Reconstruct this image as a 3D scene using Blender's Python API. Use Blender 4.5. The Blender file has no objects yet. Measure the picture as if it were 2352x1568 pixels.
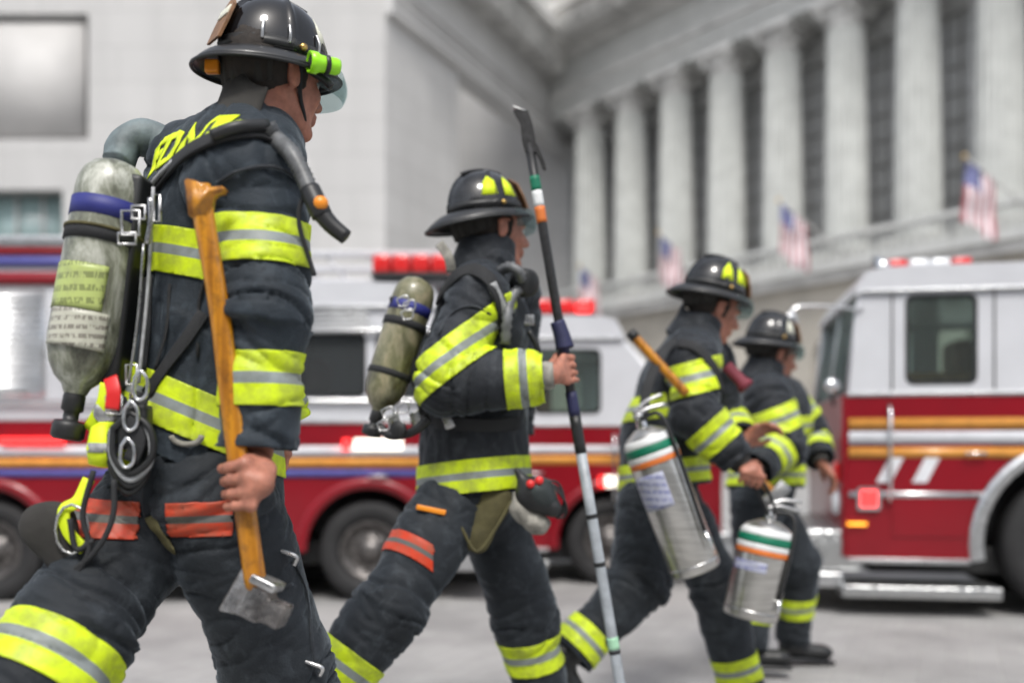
import bpy, bmesh, math, random
import numpy as np
from mathutils import Vector, Matrix, noise, geometry
from mathutils.bvhtree import BVHTree
random.seed(7)
C = bpy.context.scene.collection
FPX = 2287.0; CX = 1176.0; HZ = 1040.0; CAMZ = 1.05
R = math.radians
def W(px, py, Y):
    "point of the street that lies at depth Y metres, given its bearing"
    return Vector(((px-CX)/FPX*Y, Y, CAMZ+(HZ-py)/FPX*Y))
def V(*a): return Vector(a)

# ------------------------------------------------------------------ materials
def new_mat(name):
    m = bpy.data.materials.new(name); m.use_nodes = True
    nt = m.node_tree; b = nt.nodes['Principled BSDF']
    return m, nt, b
def mixc(nt, fac, a, b, mode='MIX'):
    n = nt.nodes.new('ShaderNodeMix'); n.data_type = 'RGBA'; n.blend_type = mode
    for s, v in ((n.inputs[0], fac), (n.inputs[6], a), (n.inputs[7], b)):
        if hasattr(v, 'is_output'): nt.links.new(v, s)
        elif isinstance(v, (int, float)): s.default_value = v
        else: s.default_value = (*v, 1)
    return n.outputs[2]
def math_n(nt, op, a, b=0.0, c=None):
    n = nt.nodes.new('ShaderNodeMath'); n.operation = op
    for i, v in enumerate((a, b) if c is None else (a, b, c)):
        if hasattr(v, 'is_output'): nt.links.new(v, n.inputs[i])
        else: n.inputs[i].default_value = v
    return n.outputs[0]
def noise_n(nt, scale, detail=4, rough=.55, vec=None, dist=0):
    n = nt.nodes.new('ShaderNodeTexNoise'); n.inputs['Scale'].default_value = scale
    n.inputs['Detail'].default_value = detail; n.inputs['Roughness'].default_value = rough
    n.inputs['Distortion'].default_value = dist
    if vec is None:
        g = nt.nodes.new('ShaderNodeNewGeometry'); vec = g.outputs['Position']
    nt.links.new(vec, n.inputs['Vector'])
    return n.outputs['Fac']
def ramp_n(nt, fac, stops, interp='LINEAR'):
    n = nt.nodes.new('ShaderNodeValToRGB'); n.color_ramp.interpolation = interp
    e = n.color_ramp.elements
    while len(e) < len(stops): e.new(.5)
    for k, (p, c) in zip(e, stops):
        k.position = p; k.color = (*c, 1) if not isinstance(c, (int, float)) else (c, c, c, 1)
    nt.links.new(fac, n.inputs[0]); return n.outputs[0]
def bump_n(nt, b, h, strength=.3, dist=.01):
    n = nt.nodes.new('ShaderNodeBump'); n.inputs['Strength'].default_value = strength
    n.inputs['Distance'].default_value = dist
    nt.links.new(h, n.inputs['Height']); nt.links.new(n.outputs[0], b.inputs['Normal'])
def mat(name, col, rough=.6, metal=0., var=.25, vscale=9, bump=0., bscale=60, coat=0., spec=.5, sheen=0., emit=0., rvar=0.):
    m, nt, b = new_mat(name)
    f = noise_n(nt, vscale)
    dark = tuple(c*(1-var) for c in col); lite = tuple(min(1, c*(1+var*.8)) for c in col)
    c = ramp_n(nt, f, [(.3, dark), (.7, lite)])
    nt.links.new(c, b.inputs['Base Color'])
    b.inputs['Roughness'].default_value = rough
    if rvar:
        rr = ramp_n(nt, noise_n(nt, vscale*2.3, 5), [(.3, max(.03, rough-rvar)), (.7, min(1, rough+rvar))])
        nt.links.new(rr, b.inputs['Roughness'])
    b.inputs['Metallic'].default_value = metal
    b.inputs['Coat Weight'].default_value = coat; b.inputs['Coat Roughness'].default_value = .08
    b.inputs['Specular IOR Level'].default_value = spec
    b.inputs['Sheen Weight'].default_value = sheen; b.inputs['Sheen Roughness'].default_value = .5
    if emit:
        b.inputs['Emission Color'].default_value = (*col, 1); b.inputs['Emission Strength'].default_value = emit
    if bump: bump_n(nt, b, noise_n(nt, bscale, 5), bump, .004)
    return m
def fabric(name, col, dust_highlight=(.09, .10, .11), spec=.25, var=.35):
    m, nt, b = new_mat(name)
    big = noise_n(nt, 5, 6, .6); c1 = ramp_n(nt, big, [(.3, tuple(c*(1-var) for c in col)), (.72, tuple(c*(1+var) for c in col))])
    d = ramp_n(nt, noise_n(nt, 17, 7, .65, dist=.6), [(.52, 0.), (.78, .5)])  # pale patches: dust, also tinted blue-grey to paint in top-lit highlights
    nt.links.new(mixc(nt, d, c1, dust_highlight), b.inputs['Base Color'])
    b.inputs['Roughness'].default_value = .68; b.inputs['Specular IOR Level'].default_value = spec
    b.inputs['Sheen Weight'].default_value = .32; b.inputs['Sheen Roughness'].default_value = .35
    b.inputs['Sheen Tint'].default_value = (.6, .7, .8, 1)
    g = nt.nodes.new('ShaderNodeNewGeometry')
    w1 = nt.nodes.new('ShaderNodeTexVoronoi'); w1.inputs['Scale'].default_value = 330
    nt.links.new(g.outputs['Position'], w1.inputs['Vector'])
    h = math_n(nt, 'ADD', math_n(nt, 'MULTIPLY', w1.outputs['Distance'], .25), noise_n(nt, 38, 4, .6))
    bump_n(nt, b, h, .45, .006)
    return m
def band_mat(name, yel, sil):
    m, nt, b = new_mat(name)
    a = nt.nodes.new('ShaderNodeAttribute'); a.attribute_name = 'bt'
    c = ramp_n(nt, a.outputs['Fac'], [(0., yel), (.385, sil), (.60, yel)], 'CONSTANT')
    f = ramp_n(nt, noise_n(nt, 20, 7, .68), [(.40, 0.), (.72, .62)])
    nt.links.new(mixc(nt, f, c, (.12, .12, .08)), b.inputs['Base Color'])
    b.inputs['Roughness'].default_value = .5; b.inputs['Specular IOR Level'].default_value = .4
    # stitching lines next to the seams
    st = math_n(nt, 'ABSOLUTE', math_n(nt, 'SUBTRACT', math_n(nt, 'FRACT', math_n(nt, 'MULTIPLY', a.outputs['Fac'], 3.0)), .5))
    bump_n(nt, b, math_n(nt, 'ADD', math_n(nt, 'LESS_THAN', st, .46), math_n(nt, 'MULTIPLY', noise_n(nt, 60, 3), .6)), .5, .002)
    return m
M = {}
def setup_mats():
    M['coat'] = fabric('charcoal_turnout', (.021, .024, .029), dust_highlight=(.095, .105, .115))
    M['coat_blue'] = fabric('blue_charcoal_turnout', (.025, .033, .042), dust_highlight=(.11, .14, .17))
    M['trouser'] = fabric('dark_trouser', (.019, .023, .028), dust_highlight=(.09, .105, .12))
    M['lime'] = band_mat('lime_reflective_trim', (.62, .78, .010), (.24, .27, .27))
    M['limep'] = mat('lime_cloth', (.70, .86, .012), .6, var=.12)
    M['orange_band'] = band_mat('orange_reflective_trim', (.58, .045, .012), (.11, .11, .11))
    M['skin'] = mat('skin', (.40, .165, .11), .48, var=.3, vscale=42, bump=.35, bscale=150)
    b = M['skin'].node_tree.nodes['Principled BSDF']; b.inputs['Subsurface Weight'].default_value = .12
    b.inputs['Subsurface Radius'].default_value = (.012, .004, .002); b.inputs['Subsurface Scale'].default_value = 1
    M['hair'] = mat('dark_hair', (.02, .014, .01), .7, var=.4, vscale=60, bump=.6, bscale=400)
    M['eye'] = mat('eye', (.5, .48, .45), .2, var=.05)
    M['helmet'] = mat('glossy_black_leather', (.007, .007, .008), .16, var=.6, vscale=22, bump=.16, bscale=26, coat=1., rvar=.1)
    M['helmet_worn'] = mat('scuffed_black_shell', (.016, .017, .019), .2, var=.9, vscale=26, bump=.25, bscale=38, coat=.9, rvar=.12)
    M['brim'] = mat('black_brim', (.016, .017, .019), .38, var=.4, bump=.1, coat=.2)
    M['flap'] = mat('ear_flap_cloth', (.035, .033, .03), .9, var=.3, bump=.3)
    M['leather_tan'] = mat('tan_leather', (.22, .11, .05), .55, var=.4, vscale=40)
    M['orange'] = mat('orange_plastic', (.85, .28, .02), .35, var=.15)
    M['cream'] = mat('cream_reflective', (.66, .66, .55), .4, var=.1)
    M['neon'] = mat('neon_green_plastic', (.35, .85, .02), .3, var=.1)
    M['strap'] = mat('black_webbing', (.018, .019, .021), .8, var=.3, bump=.4, bscale=300)
    M['strap_grey'] = mat('grey_reflective_webbing', (.34, .35, .36), .5, var=.35, vscale=50, bump=.4, bscale=200)
    M['rubber'] = mat('black_rubber', (.015, .016, .017), .45, var=.3)
    M['steel'] = mat('worn_steel', (.55, .55, .55), .3, 1., var=.3, vscale=30, bump=.15, rvar=.12)
    M['dark_steel'] = mat('dark_forged_steel', (.16, .15, .145), .42, .8, var=.5, vscale=28, bump=.35, bscale=70, rvar=.15)
    M['chrome'] = mat('chrome', (.75, .76, .77), .13, 1., var=.06)
    M['brass'] = mat('brass', (.55, .36, .12), .3, 1., var=.2)
    M['olive'] = mat('olive_canvas', (.085, .075, .03), .85, var=.3, vscale=25, bump=.3)
    M['canvas'] = mat('grey_canvas', (.26, .25, .22), .85, var=.4, vscale=35, bump=.4)
    M['bluegrey'] = mat('blue_grey_bag', (.15, .19, .20), .6, var=.6, vscale=14, bump=.4)
    M['blue'] = mat('navy_tape', (.02, .025, .17), .55, var=.3)
    M['bluegrip'] = mat('navy_grip_tape', (.014, .016, .06), .6, var=.3)
    M['red'] = mat('red_plastic', (.6, .02, .02), .35, var=.2)
    M['burgundy'] = mat('burgundy_cloth', (.16, .02, .035), .7, var=.3)
    for k in ('helmet', 'helmet_worn'):
        b = M[k].node_tree.nodes['Principled BSDF']; b.inputs['Coat IOR'].default_value = 1.55; b.inputs['Coat Weight'].default_value = .75; b.inputs['Specular IOR Level'].default_value = .12; b.inputs['Coat Roughness'].default_value = .07
    M['glass'] = glass('clear_visor', (.80, .88, .88), .22)
    M['green'] = mat('green_tape', (.0, .16, .085), .5, var=.15)
    M['white'] = mat('white_tape', (.72, .74, .74), .5, var=.12)
    M['otape'] = mat('orange_tape', (.65, .17, .03), .5, var=.15)
    M['mint'] = mat('mint_tape', (.35, .62, .42), .5, var=.12)
    M['black_pole'] = mat('black_pole', (.017, .017, .018), .4, var=.7, vscale=60, bump=.3)
    M['grey_pole'] = mat('grey_fibreglass', (.33, .36, .39), .4, var=.25, vscale=18)
    # wooden / fibreglass amber handle
    m, nt, b = new_mat('amber_handle')
    g = nt.nodes.new('ShaderNodeNewGeometry'); mp = nt.nodes.new('ShaderNodeMapping'); mp.inputs['Scale'].default_value = (55, 55, 5)
    nt.links.new(g.outputs['Position'], mp.inputs['Vector'])
    c = ramp_n(nt, noise_n(nt, 1, 6, .6, mp.outputs[0]), [(.3, (.22, .075, .005)), (.55, (.50, .20, .008)), (.8, (.66, .31, .02))])
    st = ramp_n(nt, noise_n(nt, 34, 8, .7), [(.5, 0.), (.72, .75)])
    nt.links.new(mixc(nt, st, c, (.07, .03, .012)), b.inputs['Base Color']); b.inputs['Roughness'].default_value = .3; b.inputs['Coat Weight'].default_value = .3
    bump_n(nt, b, noise_n(nt, 120, 4), .2, .002)
    M['amber'] = m
    M['axe_steel'] = mat('ground_axe_steel', (.36, .34, .33), .28, 1., var=.6, vscale=24, bump=.3, bscale=60, rvar=.14)
    M['hose_grey'] = mat('grey_pleated_hose', (.12, .125, .13), .45, var=.35, vscale=40)
    # SCBA bottle: worn olive/grey wrap with vertical scuffs
    for nm, cols in (('bottle_grey', ((.045, .045, .03), (.19, .20, .15), (.50, .51, .45))), ('bottle_camo', ((.05, .04, .018), (.15, .15, .08), (.33, .29, .19)))):
        m, nt, b = new_mat(nm)
        g = nt.nodes.new('ShaderNodeNewGeometry'); mp = nt.nodes.new('ShaderNodeMapping'); mp.inputs['Scale'].default_value = (20, 20, 8)
        nt.links.new(g.outputs['Position'], mp.inputs['Vector'])
        c = ramp_n(nt, noise_n(nt, 1, 7, .7, mp.outputs[0], .5), [(.36, cols[0]), (.5, cols[1]), (.66, cols[2])])
        nt.links.new(c, b.inputs['Base Color']); b.inputs['Roughness'].default_value = .33; b.inputs['Coat Weight'].default_value = .35
        b.inputs['Coat Roughness'].default_value = .15
        bump_n(nt, b, noise_n(nt, 90, 5), .15, .003); M[nm] = m
    # printed label: illegible rows
    def label(nm, base, ink, sc):
        m, nt, b = new_mat(nm); g = nt.nodes.new('ShaderNodeNewGeometry')
        sp = nt.nodes.new('ShaderNodeSeparateXYZ'); nt.links.new(g.outputs['Position'], sp.inputs[0])
        row = math_n(nt, 'GREATER_THAN', math_n(nt, 'FRACT', math_n(nt, 'MULTIPLY', sp.outputs[2], sc)), .5)
        mp = nt.nodes.new('ShaderNodeMapping'); mp.inputs['Scale'].default_value = (260, 260, 60)
        nt.links.new(g.outputs['Position'], mp.inputs['Vector'])
        ch = math_n(nt, 'GREATER_THAN', noise_n(nt, 1, 2, .5, mp.outputs[0]), .47)
        f = math_n(nt, 'MULTIPLY', math_n(nt, 'MULTIPLY', row, ch), .7)
        wear = ramp_n(nt, noise_n(nt, 30, 5, .6), [(.5, 0.), (.8, .6)])
        nt.links.new(mixc(nt, wear, mixc(nt, f, base, ink), (.2, .2, .15)), b.inputs['Base Color'])
        b.inputs['Roughness'].default_value = .4; M[nm] = m
    label('label_green', (.42, .50, .16), (.12, .14, .05), 42)
    label('label_white', (.48, .48, .40), (.10, .08, .07), 60)
    label('label_blue', (.42, .44, .55), (.08, .09, .3), 40)
def glass(name, col, alpha):
    m, nt, b = new_mat(name)
    b.inputs['Base Color'].default_value = (*[c*.12 for c in col], 1); b.inputs['Roughness'].default_value = .04
    t = nt.nodes.new('ShaderNodeBsdfTransparent'); t.inputs[0].default_value = (*[min(1, c*1.05) for c in col], 1)
    mx = nt.nodes.new('ShaderNodeMixShader'); mx.inputs[0].default_value = alpha
    nt.links.new(t.outputs[0], mx.inputs[1]); nt.links.new(b.outputs[0], mx.inputs[2])
    nt.links.new(mx.outputs[0], nt.nodes['Material Output'].inputs[0]); return m

# ------------------------------------------------------------------ objects
def tag(o, label=None, cat=None, group=None, kind=None):
    if label: o['label'] = label
    if cat: o['category'] = cat
    if group: o['group'] = group
    if kind: o['kind'] = kind
    return o
def thing(name, label, cat, loc, group=None):
    o = bpy.data.objects.new(name, None); o.empty_display_size = .1; C.objects.link(o); o.location = loc
    return tag(o, label, cat, group)
def world_loc(o):
    l = Vector(o.location)
    while o.parent: o = o.parent; l += Vector(o.location)
    return l
def obj(name, data, m, parent=None, base=None, smooth=True, solid=0., attr=None, autosm=None):
    "data = bmesh or (verts, faces) in world coordinates -> ONE mesh object"
    off = world_loc(parent) if parent else (Vector(base) if base is not None else Vector((0, 0, 0)))
    me = bpy.data.meshes.new(name)
    if isinstance(data, bmesh.types.BMesh):
        data.to_mesh(me); data.free()
    else:
        vs, fs = data[0], data[1]
        me.from_pydata([tuple(v) for v in vs], [], [tuple(int(i) for i in f) for f in fs])
    me.transform(Matrix.Translation(-off))
    ms = m if isinstance(m, (list, tuple)) else [m]
    for k in ms: me.materials.append(k)
    if smooth: me.polygons.foreach_set('use_smooth', [True]*len(me.polygons))
    if attr is not None:
        a = me.attributes.new('bt', 'FLOAT', 'POINT'); a.data.foreach_set('value', list(attr))
    me.update()
    if autosm:
        try: me.set_sharp_from_angle(angle=R(autosm))
        except Exception: pass
    o = bpy.data.objects.new(name, me); C.objects.link(o)
    if parent: o.parent = parent
    else: o.location = off
    if solid:
        s = o.modifiers.new('thickness', 'SOLIDIFY'); s.thickness = solid; s.offset = -1
    return o
def frame(d, ref=None):
    d = Vector(d).normalized(); r = Vector(ref) if ref is not None else (Vector((0, 0, 1)) if abs(d.z) < .9 else Vector((1, 0, 0)))
    a = r.cross(d).normalized(); b = d.cross(a).normalized()
    return a, b
def smooth_path(pts, n=8):
    pts = [Vector(p) for p in pts]; out = []
    if len(pts) < 3: return pts
    P = [pts[0]*2-pts[1]] + pts + [pts[-1]*2-pts[-2]]
    for i in range(1, len(P)-2):
        for k in range(n):
            t = k/n; a, b, c, d = P[i-1], P[i], P[i+1], P[i+2]
            out.append(.5*((2*b)+(c-a)*t+(2*a-5*b+4*c-d)*t*t+(3*b-a-3*c+d)*t**3))
    out.append(pts[-1]); return out
def add_tube(bm, pts, r, n=12, sm=6, close=False, cap=True, rib=0, ref=None, flat=1.):
    P = smooth_path(pts, sm) if sm and len(pts) > 2 else [Vector(p) for p in pts]
    rings = []; L = len(P); prev = None
    for i, p in enumerate(P):
        d = (P[min(i+1, L-1)]-P[max(i-1, 0)])
        if close: d = P[(i+1) % L]-P[(i-1) % L]
        if prev is None: a, b = frame(d, ref)
        else:
            b = d.normalized().cross(prev).normalized(); a = b.cross(d.normalized()).normalized()
        prev = a
        rr = r[0]+(r[1]-r[0])*i/(L-1) if isinstance(r, (tuple, list)) else (r(i/(L-1)) if callable(r) else r)
        if rib and i % 2: rr *= (1-rib)
        rings.append([bm.verts.new(p+(a*math.cos(2*math.pi*k/n)+b*math.sin(2*math.pi*k/n)*flat)*rr) for k in range(n)])
    rng = range(L if close else L-1)
    for i in rng:
        A, B = rings[i], rings[(i+1) % L]
        for k in range(n): bm.faces.new((A[k], A[(k+1) % n], B[(k+1) % n], B[k]))
    if cap and not close:
        bm.faces.new(rings[0][::-1]); bm.faces.new(rings[-1])
def tube(pts, r, **k):
    bm = bmesh.new(); add_tube(bm, pts, r, **k); bmesh.ops.recalc_face_normals(bm, faces=bm.faces); return bm
def add_ribbon(bm, pts, nrm, w, th=.003, sm=5):
    "flat strap: pts follow a surface, nrm its normals"
    P = smooth_path(pts, sm); N = smooth_path(nrm, sm); L = len(P); R_ = []
    for i in range(L):
        d = (P[min(i+1, L-1)]-P[max(i-1, 0)]).normalized(); n = N[i].normalized(); s = d.cross(n).normalized(); n = s.cross(d).normalized()
        R_.append([bm.verts.new(P[i]+s*w/2*a+n*b) for a, b in ((-1, 0), (1, 0), (1, th), (.85, th*1.25), (-.85, th*1.25), (-1, th))])
    for i in range(L-1):
        for k in range(6): bm.faces.new((R_[i][k], R_[i][(k+1) % 6], R_[i+1][(k+1) % 6], R_[i+1][k]))
    bm.faces.new(R_[0]); bm.faces.new(R_[-1][::-1])
def ribbon(pts, nrm, w, th=.003, sm=5):
    bm = bmesh.new(); add_ribbon(bm, pts, nrm, w, th, sm); bmesh.ops.recalc_face_normals(bm, faces=bm.faces); return bm
def add_lathe(bm, prof, org, axis, n=32, ref=None, sq=None, closed=False):
    "prof = [(radius, height)] round axis"
    axis = Vector(axis).normalized(); a, b = frame(axis, ref); rings = []
    for r, h in prof:
        c = Vector(org)+axis*h
        if r < 1e-6: rings.append([bm.verts.new(c)])
        else: rings.append([bm.verts.new(c+(a*math.cos(2*math.pi*k/n)+b*math.sin(2*math.pi*k/n)*(sq or 1))*r) for k in range(n)])
    for A, B in zip(rings, rings[1:]):
        for k in range(n):
            f = [A[k % len(A)], A[(k+1) % len(A)], B[(k+1) % len(B)], B[k % len(B)]]
            g = []
            for v in f:
                if v not in g: g.append(v)
            if len(g) > 2: bm.faces.new(g)
def lathe(prof, org, axis, **k):
    bm = bmesh.new(); add_lathe(bm, prof, org, axis, **k); bmesh.ops.recalc_face_normals(bm, faces=bm.faces); return bm
def add_box(bm, c, half, X=(1, 0, 0), Y=(0, 1, 0), Z=(0, 0, 1), bev=0., seg=2, taper=None):
    X, Y, Z = Vector(X), Vector(Y), Vector(Z); vs = []
    for sz in (-1, 1):
        for sx, sy in ((-1, -1), (1, -1), (1, 1), (-1, 1)):
            t = 1 if (taper is None or sz < 0) else taper
            vs.append(bm.verts.new(Vector(c)+X*half[0]*sx*t+Y*half[1]*sy*t+Z*half[2]*sz))
    fs = [bm.faces.new([vs[i] for i in q]) for q in ((3, 2, 1, 0), (4, 5, 6, 7), (0, 1, 5, 4), (1, 2, 6, 5), (2, 3, 7, 6), (3, 0, 4, 7))]
    if bev:
        es = set(e for f in fs for e in f.edges)
        bmesh.ops.bevel(bm, geom=list(es), offset=bev, segments=seg, affect='EDGES', profile=.6)
def box(c, half, **k):
    bm = bmesh.new(); add_box(bm, c, half, **k); bmesh.ops.recalc_face_normals(bm, faces=bm.faces); return bm
def boxr(x0, x1, y0, y1, z0, z1, bev=0., bm=None):
    own = bm is None
    if own: bm = bmesh.new()
    add_box(bm, ((x0+x1)/2, (y0+y1)/2, (z0+z1)/2), (abs(x1-x0)/2, abs(y1-y0)/2, abs(z1-z0)/2), bev=bev)
    return bm

# ------------------------------------------------------------------ implicit surfaces
def cap(a, b, ra, rb=None, n=None, q=1., g=0):
    return ('c', np.array(a, float), np.array(b, float), ra, ra if rb is None else rb, None if n is None else np.array(Vector(n).normalized()), q, g)
def ell(c, rad, ax=None, g=0):
    A = np.eye(3) if ax is None else np.array([list(Vector(v).normalized()) for v in ax])
    return ('e', np.array(c, float), A, np.array(rad, float), g)
def dist_prim(p, P):
    if p[0] == 'c':
        _, a, b, ra, rb, n, q, g = p
        ab = b-a; L2 = max(1e-9, float(ab@ab)); d = P-a
        t = np.clip((d@ab)/L2, 0, 1); w = d-t[..., None]*ab
        if n is not None and q != 1.:
            nn = n-ab*(n@ab)/L2; nn = nn/np.linalg.norm(nn)
            w = w+nn*((w@nn)*(1/q-1))[..., None]
            return (np.sqrt((w*w).sum(-1))-(ra+(rb-ra)*t))*min(1, q)
        return np.sqrt((w*w).sum(-1))-(ra+(rb-ra)*t)
    _, c, A, rad, g = p
    d = (P-c)@A.T; k0 = np.sqrt(((d/rad)**2).sum(-1)); k1 = np.sqrt(((d/rad**2)**2).sum(-1))
    return k0*(k0-1)/np.maximum(k1, 1e-6)
def bbox(p):
    if p[0] == 'c':
        r = max(p[3], p[4])*max(1, p[6]); return np.minimum(p[1], p[2])-r, np.maximum(p[1], p[2])+r
    r = p[3].max(); return p[1]-r, p[1]+r
def sdf_mesh(prims, h, k=.02, cut=None):
    lo = np.min([bbox(p)[0] for p in prims], 0)-3*h-k; hi = np.max([bbox(p)[1] for p in prims], 0)+3*h+k
    n = np.ceil((hi-lo)/h).astype(int)+1
    F = np.full(n, 1., np.float32)
    for p in prims:
        a, b = bbox(p); m = k+3*h
        i0 = np.maximum(((a-m-lo)/h).astype(int), 0); i1 = np.minimum(((b+m-lo)/h).astype(int)+2, n)
        gx, gy, gz = [lo[i]+h*np.arange(i0[i], i1[i]) for i in range(3)]
        P = np.stack(np.meshgrid(gx, gy, gz, indexing='ij'), -1)
        d = dist_prim(p, P); s = tuple(slice(i0[i], i1[i]) for i in range(3)); A = F[s]
        kk = k if p[-1] == 0 else abs(p[-1])
        hh = np.clip(.5+.5*(A-d)/kk, 0, 1)
        F[s] = A*(1-hh)+d*hh-kk*hh*(1-hh)
    if cut is not None:
        gx, gy, gz = [lo[i]+h*np.arange(n[i]) for i in range(3)]
        P = np.stack(np.meshgrid(gx, gy, gz, indexing='ij'), -1)
        F = np.maximum(F, cut(P))
    S = F < 0
    sm = S[:-1, :-1, :-1].astype(np.int8)
    for dx in (0, 1):
        for dy in (0, 1):
            for dz in (0, 1):
                if dx+dy+dz: sm = sm+S[dx:n[0]-1+dx, dy:n[1]-1+dy, dz:n[2]-1+dz]
    act = np.argwhere((sm > 0) & (sm < 8)); ids = np.full(n-1, -1, np.int32)
    ids[tuple(act.T)] = np.arange(len(act))
    off = np.array([(x, y, z) for x in (0, 1) for y in (0, 1) for z in (0, 1)])
    vals = np.stack([F[tuple((act+o).T)] for o in off], 1)
    acc = np.zeros((len(act), 3)); cnt = np.zeros(len(act))
    for i in range(8):
        for j in range(i+1, 8):
            if np.abs(off[i]-off[j]).sum() != 1: continue
            a, b = vals[:, i], vals[:, j]; m = (a < 0) != (b < 0)
            t = np.where(m, a/np.where(m, a-b, 1), 0)
            acc += np.where(m[:, None], off[i]+(off[j]-off[i])*t[:, None], 0); cnt += m
    Vt = lo+h*(act+acc/cnt[:, None]); faces = []
    for ax in range(3):
        o = np.zeros(3, int); o[ax] = 1
        s0 = S[tuple(slice(0, n[i]-o[i]) for i in range(3))]; s1 = S[tuple(slice(o[i], n[i]) for i in range(3))]
        e = np.argwhere(s0 != s1); u, v = [i for i in range(3) if i != ax]
        e = e[(e[:, u] > 0) & (e[:, v] > 0) & (e[:, u] < n[u]-1) & (e[:, v] < n[v]-1)]
        q = []
        for du, dv in ((-1, -1), (0, -1), (0, 0), (-1, 0)):
            c = e.copy(); c[:, u] += du; c[:, v] += dv; q.append(ids[tuple(c.T)])
        q = np.stack(q, 1); ins = s0[tuple(e.T)]
        if ax == 1: ins = ~ins
        q = np.where(ins[:, None], q, q[:, ::-1]); faces.append(q[(q >= 0).all(1)])
    return Vt, np.concatenate(faces)
def vnormals(Vt, Fc):
    a, b, c, d = [Vt[Fc[:, i]] for i in range(4)]; fn = np.cross(c-a, d-b); N = np.zeros_like(Vt)
    for i in range(4): np.add.at(N, Fc[:, i], fn)
    return N/np.maximum(np.linalg.norm(N, axis=1, keepdims=True), 1e-12)
def assign(Vt, prims):
    D = np.stack([dist_prim(p, Vt) for p in prims], 1); return D.argmin(1)
def folds(Vt, Fc, prims, bid, amp, seed=0, fa=9., fw=5., tors=()):
    "cloth: broad slack, then narrow valley creases running slantwise round each limb, bunched near the joints"
    N = vnormals(Vt, Fc); out = Vt.copy(); sd = Vector((seed*3.1, seed*1.7, seed)); no = noise.noise
    for i in range(len(Vt)):
        p = prims[bid[i]]
        if p[0] != 'c': continue
        a = Vector(p[1]); ax = Vector(p[2])-a; L = ax.length
        if L < 1e-5: continue
        ax /= L; P = Vector(Vt[i]); d = P-a; u = d.dot(ax); w = d-ax*u
        wp = noise.noise_vector(P*4.5+sd)*.055
        if bid[i] in tors: q = (w+wp)*9+ax*u*3.5+sd; jb = .55
        else:
            q = (w+wp)*4.2+ax*(u+wp.x)*fa+sd; jb = .45+.75*max(0, 1-min(abs(u), abs(L-u))/.13)
        n0 = no(q*.45+sd); c1 = max(0, 1-abs(no(q))*5.5)**1.4; c2 = max(0, 1-abs(no(q*1.9+sd))*5)**1.3
        out[i] += N[i]*amp*(n0*1.25+no(P*15+sd)*.22-c1*.72*jb-c2*.30*jb+.10)
    return out
def cut_mesh(Vt, Fc, cuts):
    "cuts = [(point, outward normal, face filter fn(centre)->bool)]: cloth beyond the plane is removed"
    bm = bmesh.new(); vs = [bm.verts.new(v) for v in Vt]
    for f in Fc:
        try: bm.faces.new([vs[i] for i in f])
        except ValueError: pass
    for co, no, flt in cuts:
        fs = [f for f in bm.faces if flt(f.calc_center_median())]
        g = set(fs) | {e for f in fs for e in f.edges} | {v for f in fs for v in f.verts}
        bmesh.ops.bisect_plane(bm, geom=list(g), plane_co=co, plane_no=no, clear_outer=False)
        dl = [f for f in bm.faces if flt(f.calc_center_median()) and (f.calc_center_median()-Vector(co)).dot(Vector(no)) > 1e-5]
        bmesh.ops.delete(bm, geom=dl, context='FACES')
    return bm
def band(Vt, Fc, bid, ids, co, no, half, off=.0048):
    "strip of trim that hugs a garment between two planes; returns (verts, faces, t)"
    no = Vector(no).normalized(); co = Vector(co)
    s = (Vt-np.array(co))@np.array(no); ok = np.isin(bid, list(ids)) & (np.abs(s) < half+.02)
    N = vnormals(Vt, Fc); bm = bmesh.new(); mp = {}
    for f in Fc:
        if not ok[f].all(): continue
        vv = []
        for i in f:
            if i not in mp: mp[i] = bm.verts.new(Vt[i]+N[i]*off)
            vv.append(mp[i])
        try: bm.faces.new(vv)
        except ValueError: pass
    for sg in (-1, 1):
        bmesh.ops.bisect_plane(bm, geom=bm.verts[:]+bm.edges[:]+bm.faces[:], plane_co=co+no*half*sg, plane_no=no*sg, clear_outer=True)
    t = [((v.co-co).dot(no)/half+1)/2 for v in bm.verts]
    return bm, t
def bvh_of(Vt, Fc): return BVHTree.FromPolygons([tuple(v) for v in Vt], [tuple(int(i) for i in f) for f in Fc])
CAM = Vector((0, 0, CAMZ))
def hit(bvh, px, py, off=.004):
    d = (W(px, py, 1.)-CAM).normalized(); r = bvh.ray_cast(CAM, d)
    if r[0] is None: return None
    n = r[1] if r[1].dot(d) < 0 else -r[1]
    return r[0]+n*off, n
def strap_on(bvh, pix, w, th=.003, Yd=2.):
    P, N = [], []
    for p in pix:
        if len(p) == 3: P.append(W(*p)); N.append(Vector((0, -1, 0))); continue
        h_ = hit(bvh, p[0], p[1])
        if h_: P.append(h_[0]); N.append(h_[1])
    return ribbon(P, N, w, th) if len(P) > 1 else None
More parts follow.
